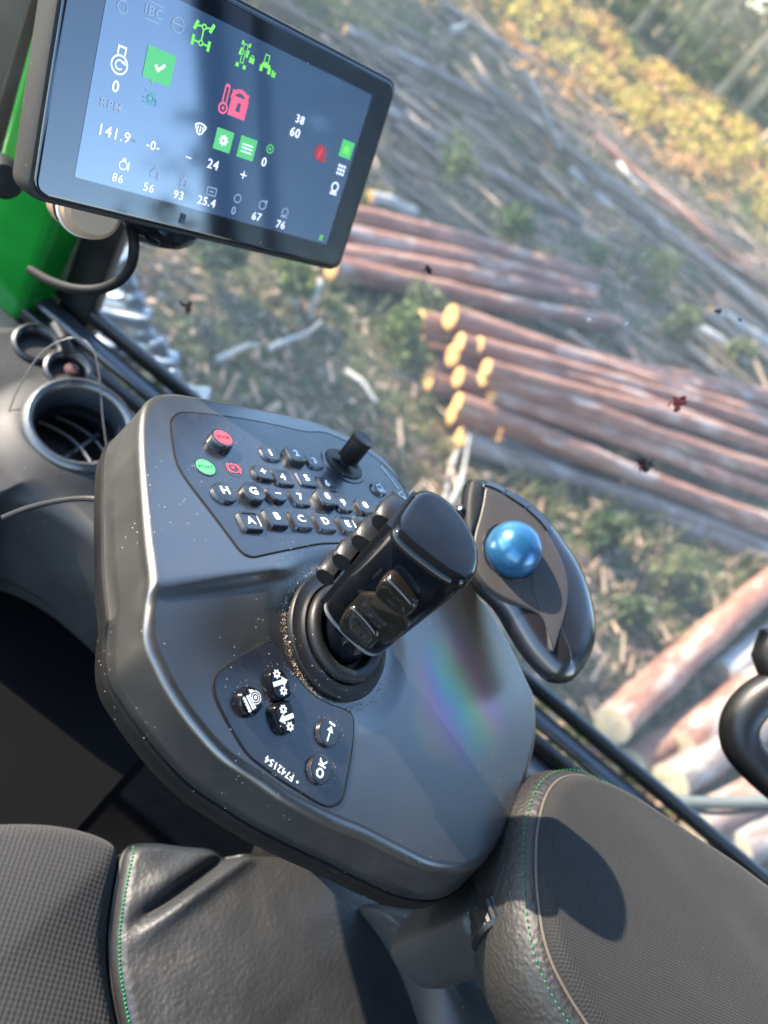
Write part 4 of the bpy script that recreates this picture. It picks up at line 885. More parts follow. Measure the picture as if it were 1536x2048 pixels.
mb.tube(catmull(np.array([[.86, .728, -.20]] + [at_depth(x, y, d * .93) for x, y, d in gp] + [[.86, .728, -.62]]), 6), .0185, 20); mb.build('grab_handle', M['matte'], cab)
mb = MB(); mb.tube([at_depth(1335, 1604, 1.30), at_depth(1420, 1606, 1.30), at_depth(1640, 1602, 1.30)], .0105, 14); mb.build('outer_rail', plastic('grey_green_rail', (.10, .115, .11), .5), cab)
mb = MB(); mb.tube(catmull(np.array([at_depth(1352, 1612, 1.30), at_depth(1430, 1626, 1.30), at_depth(1540, 1616, 1.30), at_depth(1640, 1596, 1.30)]), 6), .004, 10); mb.build('rail_cable', M['rubber'], cab)
# clear bent tube standing over the vent
mb = MB(); hp_ = [(12, 900, .74), (14, 840, .735), (40, 770, .735), (90, 700, .735), (150, 675, .735), (186, 700, .73), (200, 760, .725), (205, 830, .72), (214, 900, .715)]
mb.tube(catmull(np.array([at_depth(*q) for q in hp_]), 6), .0007, 8)
tag(based(mb, 'clear_tube', M['clear'], at_depth(214, 900, .715)), 'thin clear tube bent in a hoop over the round air vent', 'tube')
mb = MB(); mb.tube(catmull(np.array([at_depth(*q) for q in [(5, 1036, .62), (60, 1015, .62), (130, 1000, .61), (192, 998, .60), (260, 1010, .60)]]), 6), .0022, 8)
tag(based(mb, 'thin_wire', M['rubber'], at_depth(5, 1036, .62)), 'thin dark wire running along the dashboard behind the console', 'wire')

# ------------------------------------------------------------------ armrest
arm = thing('armrest', (.42, .34, -.55), 'padded dark armrest with woven top, leather side and green stitching behind the console', 'armrest')
AZ = -.405
apx = [(1093, 1750), (1092, 1690), (1096, 1640), (1108, 1590), (1128, 1558), (1157, 1544), (1195, 1548), (1275, 1585), (1380, 1654), (1462, 1706), (1545, 1765), (1700, 1870), (1850, 2080), (1900, 2400), (1600, 2560), (1330, 2260), (1240, 2110), (1201, 2048), (1160, 1985), (1126, 1920), (1107, 1860), (1098, 1800)]
ap = np.array([on_z(x, y, AZ)[:2] for x, y in apx]); ap = ccw(resample(catmull(ap, 6, True), 260)); an = normals2(ap); ac = np.array([.42, .33])
top = sheet_rings(ap, lambda x, y: AZ, .010, crown=.006, c=ac, nr=70)
bz = top[-1][:, 2].mean(); fr = [r_.copy() for r_ in top]
# soft dents and folds near the far edge
for r_ in fr:
    for i in range(len(r_)):
        x, y = r_[i, 0], r_[i, 1]; r_[i, 2] += .0012 * noise.noise((x * 30, y * 30, 2)) 
mb = MB(); mb.rings(fr + [np.column_stack([ap - an * .0005, fr[-1][:, 2] - .0015])], True, False); mb.build('top_pad', M['arm_fabric'], arm, angle=None)
fold = lambda i: .0012 * noise.noise((i * .11, 5, 1))
sd = []
for k, dz in ((-.0010, .0005), (.0016, -.0002), (.0042, -.0022), (.0085, -.0075), (.0125, -.018), (.0140, -.032), (.0125, -.050), (.007, -.066), (-.004, -.076)):
    sd.append(np.array([[*(ap[i] + an[i] * (k + fold(i))), bz + .0092 * 0 + dz - .010 + .0088] for i in range(len(ap))]))
mb = MB(); mb.rings(sd + [np.column_stack([ac + (ap - ac) * .5, np.full(len(ap), bz - .08)])], False, True); side = mb.build('side_panel', M['arm_leather'], arm, angle=None)
mb = MB(); pi_ = np.column_stack([ap + an * .0006, np.full(len(ap), bz + .0004)]); mb.tube(pi_, .0011, 8, closed=True); mb.build('piping', M['piping'], arm)
st = resample(np.array([[*(ap[i] + an[i] * .0072), bz - .0052] for i in range(len(ap))]), 520); mb = MB()
for i in range(0, 520, 2): mb.tube([st[i], (st[i] + st[(i + 1) % 520]) / 2 + np.array([0, 0, .0004]), st[(i + 1) % 520] * .85 + st[i] * .15], [.0003, .00042, .0003], 6)
mb.build('stitching', M['thread'], arm)
# bracket with a ribbed adjusting wheel under the front of the armrest
mb = MB(); bpx = [(915, 1850), (930, 1800), (960, 1750), (1000, 1700), (1040, 1720), (1050, 1900), (1020, 1940), (980, 1920)]
bq = np.array([on_z(x, y, -.47)[:2] for x, y in bpx]); bq = ccw(resample(chaikin(bq, 2), 60)); mb.rings(sheet_rings(bq, lambda x, y: -.462, .010, nr=16) + [np.column_stack([bq, np.full(60, -.55)]), np.column_stack([bq * .9 + bq.mean(0) * .1, np.full(60, -.57)])], True, True); mb.build('bracket', M['dash'], arm)
mb = MB(); wc = on_z(1012, 1850, -.46); prof = []
for i in range(80):
    a = 2 * math.pi * i / 80; prof.append((a, .026 + (.0009 if i % 2 else 0)))
wn = unit([.45, -.75, .35]); e1 = unit(np.cross(wn, [0, 0, 1])); e2 = np.cross(wn, e1)
mb.rings([[wc + wn * h + (e1 * math.cos(a) + e2 * math.sin(a)) * r * k for a, r in prof] for h, k in ((-.008, .9), (-.007, 1), (.007, 1), (.009, .88))], True, True); mb.build('adjusting_wheel', M['black'], arm, angle=30)
# ------------------------------------------------------------------ seat
seat = thing('operator_chair', (.15, .02, -.80), 'dark operator seat with woven middle, leather bolster and a green stitched seam', 'seat')
SZ = -.64
def seat_z(x, y): return SZ
spx = [(246, 1690), (238, 1745), (229, 1800), (222, 1870), (224, 1940), (236, 2010), (252, 2090), (270, 2260), (100, 2500), (-400, 2500), (-500, 2000), (-300, 1700), (-100, 1642), (0, 1637), (90, 1637), (160, 1648), (215, 1666)]
sp_ = np.array([on_z(x, y, SZ)[:2] for x, y in spx]); sp_ = ccw(resample(chaikin(sp_, 2), 240)); sn = normals2(sp_); sc_ = np.array([on_z(-60, 1980, SZ)[0], on_z(-60, 1980, SZ)[1]])
rg = sheet_rings(sp_, seat_z, .016, crown=.022, c=sc_, nr=60)
mb = MB(); mb.rings(rg + [np.column_stack([sp_ + sn * .002, rg[-1][:, 2] - .02]), np.column_stack([sp_ - sn * .01, rg[-1][:, 2] - .11])], True, False); mb.build('centre_pad', M['seat_fabric'], seat, angle=None)
lpx = [(256, 1690), (300, 1684), (360, 1690), (430, 1700), (480, 1710), (540, 1707), (620, 1712), (690, 1735), (745, 1778), (790, 1840), (828, 1905), (858, 1975), (884, 2060), (930, 2250), (900, 2500), (300, 2560), (276, 2260), (258, 2090), (242, 2010), (230, 1940), (228, 1870), (235, 1800), (245, 1745)]
l_ = np.array([on_z(x, y, SZ + .004)[:2] for x, y in lpx]); l_ = ccw(resample(chaikin(l_, 2), 260)); lnn = normals2(l_)
fa, fb = on_z(300, 1835, SZ)[:2], on_z(470, 1712, SZ)[:2]; fd = (fb - fa) / np.linalg.norm(fb - fa); fl = np.linalg.norm(fb - fa)
ga, gb = on_z(330, 1760, SZ)[:2], on_z(480, 1705, SZ)[:2]
def bol_z(x, y):
    p = np.array([x, y]) - fa; t = np.dot(p, fd); d = p[0] * -fd[1] + p[1] * fd[0]; k = smooth(-.03, .02, t) * (1 - smooth(fl, fl + .03, t))
    z = SZ + .004 + k * (.0055 * math.exp(-((d + .007) / .0065) ** 2) - .0085 * math.exp(-((d - .003) / .005) ** 2) + .003 * math.exp(-((d - .016) / .008) ** 2))
    return z + .0022 * noise.noise((x * 16, y * 16, 4)) + .0008 * noise.noise((x * 45, y * 45, 9))
lc = np.array([on_z(520, 1960, SZ)[0], on_z(520, 1960, SZ)[1]])
rg = sheet_rings(l_, bol_z, .010, crown=.016, c=lc, nr=120)
mb = MB(); mb.rings(rg + [np.column_stack([l_ + lnn * .003, rg[-1][:, 2] - .02]), np.column_stack([l_ - lnn * .004, rg[-1][:, 2] - .12])], True, False); bol_bvh = BVHTree.FromPolygons(mb.v, mb.f); mb.build('bolster', M['leather'], seat, angle=None)
sm = catmull(np.array([on_z(x, y, SZ + .0075) for x, y in [(272, 1688), (259, 1745), (249, 1800), (242, 1870), (244, 1940), (255, 2010), (270, 2090), (288, 2260)]]), 10); sm = resample(sm, 130, False)
for i, p in enumerate(sm):
    hit = bol_bvh.ray_cast(Vector((p[0], p[1], 0)), Vector((0, 0, -1)))[0]
    sm[i, 2] = (hit.z if hit is not None else SZ) + .0003
mb = MB()
for i in range(0, 129, 2): mb.tube([sm[i], (sm[i] + sm[i + 1]) / 2 + np.array([0, 0, .0008]), sm[i + 1]], [.0006, .0009, .0006], 6)
mb.build('stitching', M['thread'], seat)
mb = MB(); mb.tube(np.array([[*(l_[i] + lnn[i] * .0005), rg[-1][i, 2] - .001] for i in range(len(l_))]), .0022, 8, closed=True); mb.build('piping', M['black'], seat)
mb = MB(); mb.box((.16, .0, -.82), ((.24, 0, 0), (0, .18, 0), (0, 0, .06))); mb.build('seat_base', M['under'], seat, smooth=False)
mb = MB(); q = rrect(.46, .16, .06, 6); mb.rings([[np.array([.62 + .05 * t + b, a - .02, -.70 + .75 * t]) for a, b in q] for t in (0, .5, 1)], True, True); mb.build('backrest', M['seat_fabric'], seat, angle=40)
# grey moulding between seat and armrest
mb = MB(); mpx = [(735, 1785), (800, 1800), (880, 1830), (960, 1880), (1040, 1990), (1120, 2200), (1000, 2400), (920, 2200), (880, 2040), (840, 1930), (790, 1850)]
mq = np.array([on_z(x, y, -.60)[:2] for x, y in mpx]); mq = ccw(resample(chaikin(mq, 2), 80)); mb.rings(sheet_rings(mq, lambda x, y: -.60 - .03 * noise.noise((x * 9, y * 9, 3)), .02, crown=.01, nr=30) + [np.column_stack([mq, np.full(80, -.75)])], True, False); mb.build('side_cover', M['dash'], seat, angle=50)
# ------------------------------------------------------------------ forest floor
mb = MB(); xs = np.concatenate([np.linspace(-60, -9, 18), np.arange(-8, 14.01, .22), np.linspace(15, 70, 20)]); ys = np.concatenate([np.linspace(-40, -1, 14), np.arange(0, 14, .16), np.arange(14, 32, .5), np.linspace(33, 120, 22)])
V = [(x, y, ground_h(x, y)) for y in ys for x in xs]; nx = len(xs)
mb.add(V, [(j * nx + i, j * nx + i + 1, (j + 1) * nx + i + 1, (j + 1) * nx + i) for j in range(len(ys) - 1) for i in range(nx - 1)])
tag(mb.build('ground', M['ground'], None, angle=None), kind='structure')
def gpt(px, py, up=0.0):
    """where a picture point meets the ground (lifted by up)"""
    z = GROUND
    for _ in range(3):
        p = on_z(px, py, z + up); z = ground_h(p[0], p[1])
    return p
# ------------------------------------------------------------------ logs
def log(pa, pb, up, rpx, mat, label, group, name='log', taper=.9, bend=.03, cuts=(True, True), upb=None, end='endgrain'):
    a = gpt(*pa, up); b = gpt(*pb, up if upb is None else upb)
    ra = rpx * float(-np.dot(a, CZ)) / FPX; n = 28; d = b - a; Ln = np.linalg.norm(d); side = unit(np.cross(d, [0, 0, 1])); ph = random.uniform(0, 6)
    pts = [a + d * t + side * bend * Ln * .1 * math.sin(3.1 * t + ph) + np.array([0, 0, .012]) * math.sin(7 * t + ph) for t in np.linspace(0, 1, n)]
    rad = [ra * (1 + (taper - 1) * t) * (1 + .03 * math.sin(23 * t + ph)) for t in np.linspace(0, 1, n)]
    mb = MB(); mb.tube(pts, rad, 18, caps=False); vv = np.array(mb.v)
    for i, v in enumerate(vv):
        vv[i] += unit(v - np.array(pts[i // 18])) * ra * .07 * (noise.noise(tuple(v * 9)) + .9 * max(0, noise.noise(tuple(v * 5 + 7)) - .25) * 3)
    mb.v = [tuple(v) for v in vv]
    o = based(mb, name, mat, a, angle=None); tag(o, label, 'log' if name == 'log' else 'branch', group)
    for k, (cut, i0, s_) in enumerate(((cuts[0], 0, -1), (cuts[1], n - 1, 1))):
        if not cut: continue
        ringp = vv[i0 * 18:(i0 + 1) * 18]; c = ringp.mean(0); t = unit(pts[1] - pts[0]) * s_
        m2 = MB(); m2.rings([ringp, [c + (p - c) * .86 + t * .004 for p in ringp], [c + (p - c) * .3 + t * .006 for p in ringp]], False, True)
        m2.v = [tuple(np.array(v)) for v in m2.v]; e = m2.build('cut_end', M[end], o, angle=None)
    # turn the log's own axes so that its grain runs along x
    xa = unit(d); za = unit(np.array([0, 0, 1.0]) - xa * xa[2]); ya = np.cross(za, xa); rm = Matrix([[xa[k], ya[k], za[k]] for k in range(3)]).to_4x4()
    for q in [o] + list(o.children): q.data.transform(rm.inverted())
    o.rotation_euler = rm.to_euler()
    return o
PA = 'pine logs in the pile with sawn orange ends'
pile = []
rows = [(.09, [(905, 872, 1112), (890, 822, 1050), (872, 772, 990), (850, 722, 930), (832, 672, 872)]), (.26, [(930, 808, 1040), (913, 757, 978), (893, 706, 918), (872, 655, 860)]), (.42, [(952, 744, 965), (935, 692, 900), (917, 641, 838)])]
labs = [['log lowest at the front of the orange-ended pile', 'second ground-level log from the front of the pile', 'ground-level log in the middle of the orange-ended pile', 'ground-level log second from the back of the pile', 'rearmost ground-level log of the orange-ended pile'],
        ['front log of the middle layer of the orange-ended pile', 'second log of the middle layer of the pile', 'third log of the middle layer of the pile', 'rear log of the middle layer of the orange-ended pile'], ['front log of the top layer of the orange-ended pile', 'middle log of the top layer of the pile', 'rear log of the top layer of the orange-ended pile']]
for (up, lst), ll in zip(rows, labs):
    for (x, y, ye), lab in zip(lst, ll):
        k_ = random.uniform(-34, 26); dx, dy = k_ * .92, k_ * .36 + random.gauss(0, 4); m = random.choice(['pine', 'pine', 'pine', 'pine_grey'])
        pile.append(((x + dx, y + dy), (1580, ye + random.gauss(0, 14)), up, random.uniform(18, 26), m, ('reddish ' if m == 'pine' else 'greyish ') + lab))
for (xa_, ya_, ye, up, rp, m, lab) in ((975, 735, 905, .50, 18, 'pine', 'thin pale log lying slantwise on top of the pile'), (985, 790, 1000, .34, 17, 'pine', 'thin reddish log wedged between the top and middle layers'), (1010, 850, 1078, .20, 18, 'pine', 'thin log with a hidden end along the front of the pile'), (960, 690, 862, .46, 17, 'pine', 'thin reddish log on the rear of the top layer'),
        (835, 640, 815, .30, 22, 'pine', 'log at the rear end of the pile with its sawn end set back'), (820, 690, 905, .08, 19, 'pine', 'small sawn end low at the rear of the pile'), (985, 880, 1150, .05, 20, 'pine_grey', 'greyish log on the ground along the front of the pile'), (1100, 720, 812, .36, 19, 'pine', 'slim reddish log on the far side of the top layer')):
    pile.append(((xa_, ya_), (1590, ye), up, rp, m, lab))
pile += [((934, 896), (1180, 962), .06, 15, 'pine_grey', 'short grey log on the ground before the pile'), ((1188, 728), (1600, 800), .20, 20, 'pine', 'reddish log emerging behind the pile at its far side'), ((1060, 690), (1600, 842), .22, 20, 'pine', 'thin reddish log lying along the back of the pile')]
for pa, pb, up, rp, m, lab in pile: log(pa, pb, up, rp, M[m], lab, PA)
PB = 'logs lying side by side beyond the display'
for pa, pb, up, rp, m, lab in (((690, 428), (1190, 552), .16, 23, 'pine', 'farthest log of the bundle beyond the display corner'), ((680, 466), (1184, 580), .14, 23, 'pine', 'sunlit orange log second in the bundle beyond the display'),
        ((670, 505), (1190, 598), .12, 22, 'pine', 'log third in the bundle beyond the display'), ((660, 535), (1232, 652), .12, 24, 'pine', 'nearest reddish log of the bundle beyond the display')):
    log(pa, pb, up, rp, M[m], lab, PB)
PC = 'logs on the ground at the right by the grab handle'
for pa, pb, up, rp, m, lab in (((1222, 1450), (1570, 1140), .16, 40, 'pine', 'long pinkish log pointing away from the cab above the grab handle'), ((1362, 1500), (1600, 1290), .10, 42, 'pine', 'pale log with its cut end left of the grab handle'),
        ((1338, 1568), (1610, 1400), .14, 40, 'pine_grey', 'pale log end just left below the grab handle'), ((1262, 1530), (1480, 1390), .05, 34, 'pine', 'reddish log between the two pale logs by the handle'), ((1395, 1650), (1640, 1520), .12, 40, 'pine', 'pinkish log behind the outer rail'), ((1470, 1700), (1660, 1610), .10, 40, 'pine_grey', 'pale log in the corner below the outer rail'), ((1440, 1350), (1600, 1225), .05, 30, 'deadwood', 'bleached thin log beside the long pinkish log')):
    log(pa, pb, up, rp, M[m], lab, PC, taper=.95, end='endgrain_pale')
PD = 'fallen trunks lying across the clearing'
for pa, pb, up, rp, m, lab, nm in (((760, 212), (1160, 450), .12, 13, 'pine_grey', 'long brown fallen trunk across the clearing above the log bundle', 'log'), ((945, 150), (1310, 432), .10, 11, 'spruce', 'grey-brown fallen trunk farther back in the clearing', 'log'), ((850, -10), (1065, 132), .10, 12, 'spruce', 'grey fallen trunk near the top edge', 'log'),
        ((1225, 365), (1560, 650), .12, 13, 'pine_grey', 'brownish fallen trunk on the far side at the right', 'log'), ((1330, 455), (1560, 590), .10, 8, 'pine', 'thin reddish trunk next to the brownish fallen trunk', 'log'), ((1386, 650), (1492, 724), .08, 13, 'deadwood', 'short bluish-white birch log by the green shrub', 'log'),
        ((1420, 620), (1560, 700), .08, 14, 'deadwood', 'pale birch log at the right beyond the pile', 'log'), ((740, 395), (830, 425), .08, 15, 'deadwood', 'whitish short log beside the display corner', 'log'), ((690, 60), (985, 205), .10, 11, 'pine_grey', 'brown fallen trunk just above the display corner', 'log'), ((1010, 60), (1290, 268), .08, 9, 'spruce', 'grey-brown fallen trunk below the sunlit bank', 'log'), ((1190, 275), (1500, 545), .12, 10, 'pine', 'reddish fallen trunk in the middle of the far clearing', 'log'), ((1140, 340), (1225, 420), .06, 7, 'deadwood', 'short pale stick with a side branch in the clearing', 'branch')):
    log(pa, pb, up, rp, M[m], lab, PD, name=nm)
# loose branches
BR = 'loose branches on the clearing'
for pa, pb, up, upb, rp, lab in (((1120, 300), (1040, 135), .10, .9, 8, 'leaning bleached snag with a broken orange tip in the clearing'), ((905, 62), (935, 48), .1, .3, 9, 'bent pale broken branch near the top edge'), ((905, 1010), (935, 870), .1, .25, 6, 'upright bleached stick beside the thumb joystick'), ((640, 560), (625, 640), .2, .05, 6, 'curved white stick below the display'),
        ((540, 700), (640, 640), .05, .15, 6, 'grey stick on the litter below the display'), ((430, 720), (520, 690), .05, .12, 7, 'pale bark strip on the litter near the window frame'), ((690, 740), (760, 800), .05, .1, 7, 'brown stick left of the orange log ends'), ((1240, 330), (1290, 380), .1, .3, 5, 'thin bright stick among the fallen trunks'), ((960, 845), (880, 1000), .03, .03, 7, 'long grey stick running from the pile towards the console'),
        ((1075, 890), (960, 850), .1, .1, 8, 'bleached stick lying before the log pile'), ((560, 560), (600, 610), .1, .1, 7, 'short grey stick under the middle of the display')):
    log(pa, pb, up, rp, M['deadwood'], lab, BR, name='branch', taper=.5, bend=.5, cuts=(False, False), upb=upb)
# ------------------------------------------------------------------ ground cover
def scatter_n(n, fn, seed):
    rnd = random.Random(seed); out = []
    for _ in range(n):
        u = rnd.random(); y = 1.6 + 15 * u ** 1.6; x = rnd.uniform(-2.6 - .25 * y, 3.2 + .35 * y); fn(rnd, x, y)
mb = MB()
def stick(rnd, x, y):
    if noise.noise((x * .5 + 9, y * .5, 2)) < rnd.uniform(-.5, .25) - .1: return
    z = ground_h(x, y); a = rnd.uniform(0, 3.14); L = rnd.choice([.03, .04, .05, .07, .10, .14, .24]) * rnd.uniform(.6, 1.2); r = L * rnd.uniform(.03, .07) + .003
    d = np.array([math.cos(a), math.sin(a), rnd.gauss(0, .22)]); s_ = np.array([-math.sin(a), math.cos(a), 0]) * r; c = np.array([x, y, z + r + rnd.uniform(0, .05)]); u = np.array([0, 0, r * 1.3])
    k = d * L / 2; mb.add([c - k - s_, c - k + s_, c - k + u, c + k - s_ * .6, c + k + s_ * .6, c + k + u * .6], [(0, 3, 5, 2), (1, 2, 5, 4), (0, 1, 4, 3), (0, 2, 1), (3, 4, 5)])
scatter_n(17000, stick, 3)
for _ in range(620):        # long slash lying along the strip road
    rnd = random; y = random.uniform(6.5, 15.5); x = random.uniform(-3.5, 4 + .2 * y); z = ground_h(x, y); a = random.gauss(.25, .35); L = random.uniform(.5, 3.0); r = random.uniform(.012, .042)
    d = np.array([math.cos(a), math.sin(a), random.gauss(0, .04)]); q = [np.array([x, y, z + r * 1.2]) + d * L * t + np.array([-d[1], d[0], .2]) * .06 * L * math.sin(3 * t + x) for t in (-.5, 0, .5)]; mb.tube(q, [r, r * .85, r * .5], 6)
def chipf(rnd, x, y):
    z = ground_h(x, y) + rnd.uniform(.005, .05); s_ = rnd.uniform(.015, .055); t = unit([rnd.gauss(0, 1), rnd.gauss(0, 1), rnd.gauss(0, .5)]); b = unit(np.cross(t, [rnd.gauss(0, .4), rnd.gauss(0, .4), 1])); c = np.array([x, y, z])
    mb.add([c - t * s_ - b * s_ * .4, c + t * s_ - b * s_ * .3, c + t * s_ * .8 + b * s_ * .5, c - t * s_ * .7 + b * s_ * .4], [(0, 1, 2, 3)])
scatter_n(8000, chipf, 5)
tag(mb.build('brush_litter', M['slash'], None, smooth=False), 'twigs, bark and chips of felling litter strewn over the clearing', 'litter', kind='stuff')
mb = MB()
def tuft(rnd, x, y):
    if noise.noise((x * .45, y * .45, 7)) < rnd.uniform(-.45, .35): return
    z = ground_h(x, y)
    for _ in range(7):
        a = rnd.uniform(0, 6.28); h = rnd.uniform(.05, .17); w = rnd.uniform(.003, .008); b = np.array([x + rnd.gauss(0, .04), y + rnd.gauss(0, .04), z]); d = np.array([math.cos(a), math.sin(a), 0]); s_ = np.array([-d[1], d[0], 0]) * w
        m_ = b + d * h * .3 + np.array([0, 0, h * .7]); t = b + d * h * rnd.uniform(.5, .9) + np.array([0, 0, h])
        mb.add([b - s_, b + s_, m_ + s_ * .8, m_ - s_ * .8, t], [(0, 1, 2, 3), (3, 2, 4)])
scatter_n(8500, tuft, 11)
tag(mb.build('grass', M['grass'], None, smooth=False), 'dry grass tufts growing between the logs', 'grass', kind='stuff')
mb = MB()
def mossf(rnd, x, y):
    if noise.noise((x * .6 + 3, y * .6, 5)) < rnd.uniform(-.3, .3): return
    z = ground_h(x, y)
    for _ in range(9):
        c = np.array([x + rnd.gauss(0, .06), y + rnd.gauss(0, .06), z + abs(rnd.gauss(0, .035))]); s_ = rnd.uniform(.012, .03); t = unit([rnd.gauss(0, 1), rnd.gauss(0, 1), rnd.gauss(0, .6)]); b = unit(np.cross(t, [rnd.gauss(0, .6), rnd.gauss(0, .6), 1]))
        mb.add([c - t * s_, c - b * s_ * .5, c + t * s_, c + b * s_ * .5], [(0, 1, 2, 3)])
scatter_n(15000, mossf, 17)
tag(mb.build('moss', M['moss'], None, smooth=False), 'low moss and heather covering the clearing floor', 'ground cover', kind='stuff')
# ------------------------------------------------------------------ shrubs
def leaf_cloud(mb, rnd, c, rad, n, size, squash=1.0):
    for _ in range(n):
        v = np.array([rnd.gauss(0, 1), rnd.gauss(0, 1), rnd.gauss(0, 1)]); v = unit(v) * rnd.random() ** .5
        p = np.asarray(c) + v * rad * np.array([1, 1, squash]); s_ = size * rnd.uniform(.6, 1.3); t = unit([rnd.gauss(0, 1), rnd.gauss(0, 1), rnd.gauss(0, .7)]); b = unit(np.cross(t, [rnd.gauss(0, .8), rnd.gauss(0, .8), 1]))
        mb.add([p - t * s_, p - b * s_ * .45, p + t * s_, p + b * s_ * .45], [(0, 1, 2, 3)])
def shrub(px, py, h, mat, label, seed, cat='shrub', n=420, size=.045, group=None):
    rnd = random.Random(seed); b = gpt(px, py); t = thing('shrub', b, label, cat, group); mb = MB(); sm_ = MB()
    for i in range(7):
        a = rnd.uniform(0, 6.28); q = b + np.array([math.cos(a) * h * .45 * rnd.random(), math.sin(a) * h * .45 * rnd.random(), h * rnd.uniform(.35, .8)])
        sm_.tube([b, (b + q) / 2 + np.array([0, 0, h * .08]), q], [.008, .006, .003], 5); leaf_cloud(mb, rnd, q, h * rnd.uniform(.2, .38), n // 7, size)
    sm_.build('stem', M['spruce'], t); mb.build('foliage', mat, t, smooth=False)
GS = 'shrubs growing between the logs'
for i, (px, py, h, m, lab) in enumerate(((1270, 590, .62, 'shrub_leaf', 'bright green shrub right of the log bundle'), (1160, 545, .35, 'shrub_leaf', 'yellow-green shrub behind the end of the log bundle'), (1330, 680, .45, 'grass', 'straw-coloured shrub behind the orange-ended pile'), (830, 640, .30, 'grass', 'yellowish tuft behind the orange log ends'), (785, 700, .40, 'shrub_leaf', 'low dark shrub left of the orange log ends'),
        (1000, 480, .5, 'shrub_leaf', 'dark green shrub behind the log bundle'), (880, 380, .5, 'shrub_leaf', 'green shrub right of the display corner'), (1450, 730, .40, 'grass', 'pale green tuft by the bluish-white birch log'), (1180, 1080, .30, 'moss', 'low green plant right of the trackball'), (1330, 1180, .35, 'grass', 'yellowish tuft before the long pinkish log'), (1240, 1250, .25, 'moss', 'dull green plant beside the long pinkish log'), (560, 600, .35, 'shrub_leaf', 'green plant under the display'), (420, 560, .4, 'moss', 'dull green plant near the steel track'))):
    shrub(px, py, h, M[m], lab, 40 + i, group=GS)
# sunlit bracken on the bank at the forest edge: one mass
mb = MB(); rnd = random.Random(77)
for _ in range(520):
    x = rnd.uniform(-14, 22); y = 17.2 + .5 * x + rnd.uniform(-.8, 3.2)
    if y < 9: continue
    z = ground_h(x, y); leaf_cloud(mb, rnd, (x, y, z + .22), rnd.uniform(.2, .42), 30, .07, .7)
tag(mb.build('undergrowth', M['yellow_leaf'], None, smooth=False), 'sunlit yellow undergrowth along the forest edge', 'undergrowth', kind='stuff')
mb = MB()
for _ in range(900):
    x = rnd.uniform(-14, 22); y = 16.2 + .5 * x + rnd.uniform(-1.0, 5.5)
    if y < 9: continue
    z = ground_h(x, y); leaf_cloud(mb, rnd, (x, y, z + .15), rnd.uniform(.2, .42), 24, .07, .5)
tag(mb.build('bracken', M['rust_leaf'], None, smooth=False), 'rust-coloured bracken at the foot of the sunlit bank', 'undergrowth', kind='stuff')
mb = MB()
for _ in range(330):
    x = rnd.uniform(-12, 24); y = 21.6 + .5 * x + rnd.uniform(0, 4)
    leaf_cloud(mb, rnd, (x, y, ground_h(x, y) + rnd.uniform(.2, 1.5)), rnd.uniform(.3, .7), 26, .10, .9)
tag(mb.build('sapling_thicket', M['shrub_leaf'], None, smooth=False), 'sunlit yellow-green saplings along the edge of the forest', 'undergrowth', kind='stuff')
# ------------------------------------------------------------------ trees
def make_tree(seed, h, crown0, spread, label, group, leaf=.13, n_limb=22, per=46, r0=.11):
    rnd = random.Random(seed); t = thing('pine_tree', (0, 0, 0), label, 'tree', group); mb = MB()
    top = np.array([rnd.gauss(0, .2), rnd.gauss(0, .2), h]); mb.tube([np.array([0, 0, -.3]), np.array([0, 0, .2]), top * .35 + np.array([rnd.gauss(0, .06), rnd.gauss(0, .06), 0]), top * .7, top], [r0 * 1.25, r0, r0 * .8, r0 * .5, .02], 12)
    fol = MB()
    for i in range(n_limb):
        f = crown0 + (1 - crown0) * (i + .5) / n_limb; a = rnd.uniform(0, 6.28); p = top * f; L = spread * (1.15 - f) * rnd.uniform(.6, 1.2) + .25
        e = p + np.array([math.cos(a) * L, math.sin(a) * L, L * rnd.uniform(-.15, .35)]); mb.tube([p, (p + e) / 2 + np.array([0, 0, .06]), e], [.03, .02, .008], 5, caps=False)
        for k in range(3): leaf_cloud(fol, rnd, p + (e - p) * (.45 + .28 * k), L * .30 + .15, per // 3, leaf, .55)
    mb.build('trunk', M['trunk'], t); fol.build('crown', M['needles'], t, smooth=False); return t
def place(t, x, y, s_, rz, first, label=None, group=None):
    if first: r = t
    else:
        r = t.copy(); COL.objects.link(r)
        for ch in list(t.children):
            c = ch.copy(); COL.objects.link(c); c.parent = r
    r.location = (x, y, ground_h(x, y)); r.scale = (s_, s_, s_); r.rotation_euler = (0, 0, rz)
    if label: r['label'] = label
    if group: r['group'] = group
    return r
FE = 'pine trees at the forest edge'
LF = 'slender pine with brown trunk in the shaded forest edge'
protos = [make_tree(101 + i, 6.4, .36 + .06 * i, 1.7, LF, FE, r0=.11) for i in range(3)]
rnd = random.Random(5); used = set(); k = 0
spots = []
for px, py in ((1375, 140), (1310, 78), (1340, 118), (1268, 62), (1215, 20), (1160, -12), (1420, 205), (1470, 240), (1512, 300), (1450, 180)): 
    p = gpt(px, py); spots.append((p[0], p[1]))
while len(spots) < 64:
    x = rnd.uniform(-12, 26); y = 25 + .5 * x + rnd.uniform(0, 22)
    if all((x - a) ** 2 + (y - b) ** 2 > 1.4 for a, b in spots): spots.append((x, y))
for i, (x, y) in enumerate(spots):
    j = i % 3; place(protos[j], x, y, rnd.uniform(.85, 1.15), rnd.uniform(0, 6.28), j not in used, 'bright sunlit pine trunk standing foremost at the forest edge' if i == 0 else LF, FE); used.add(j)
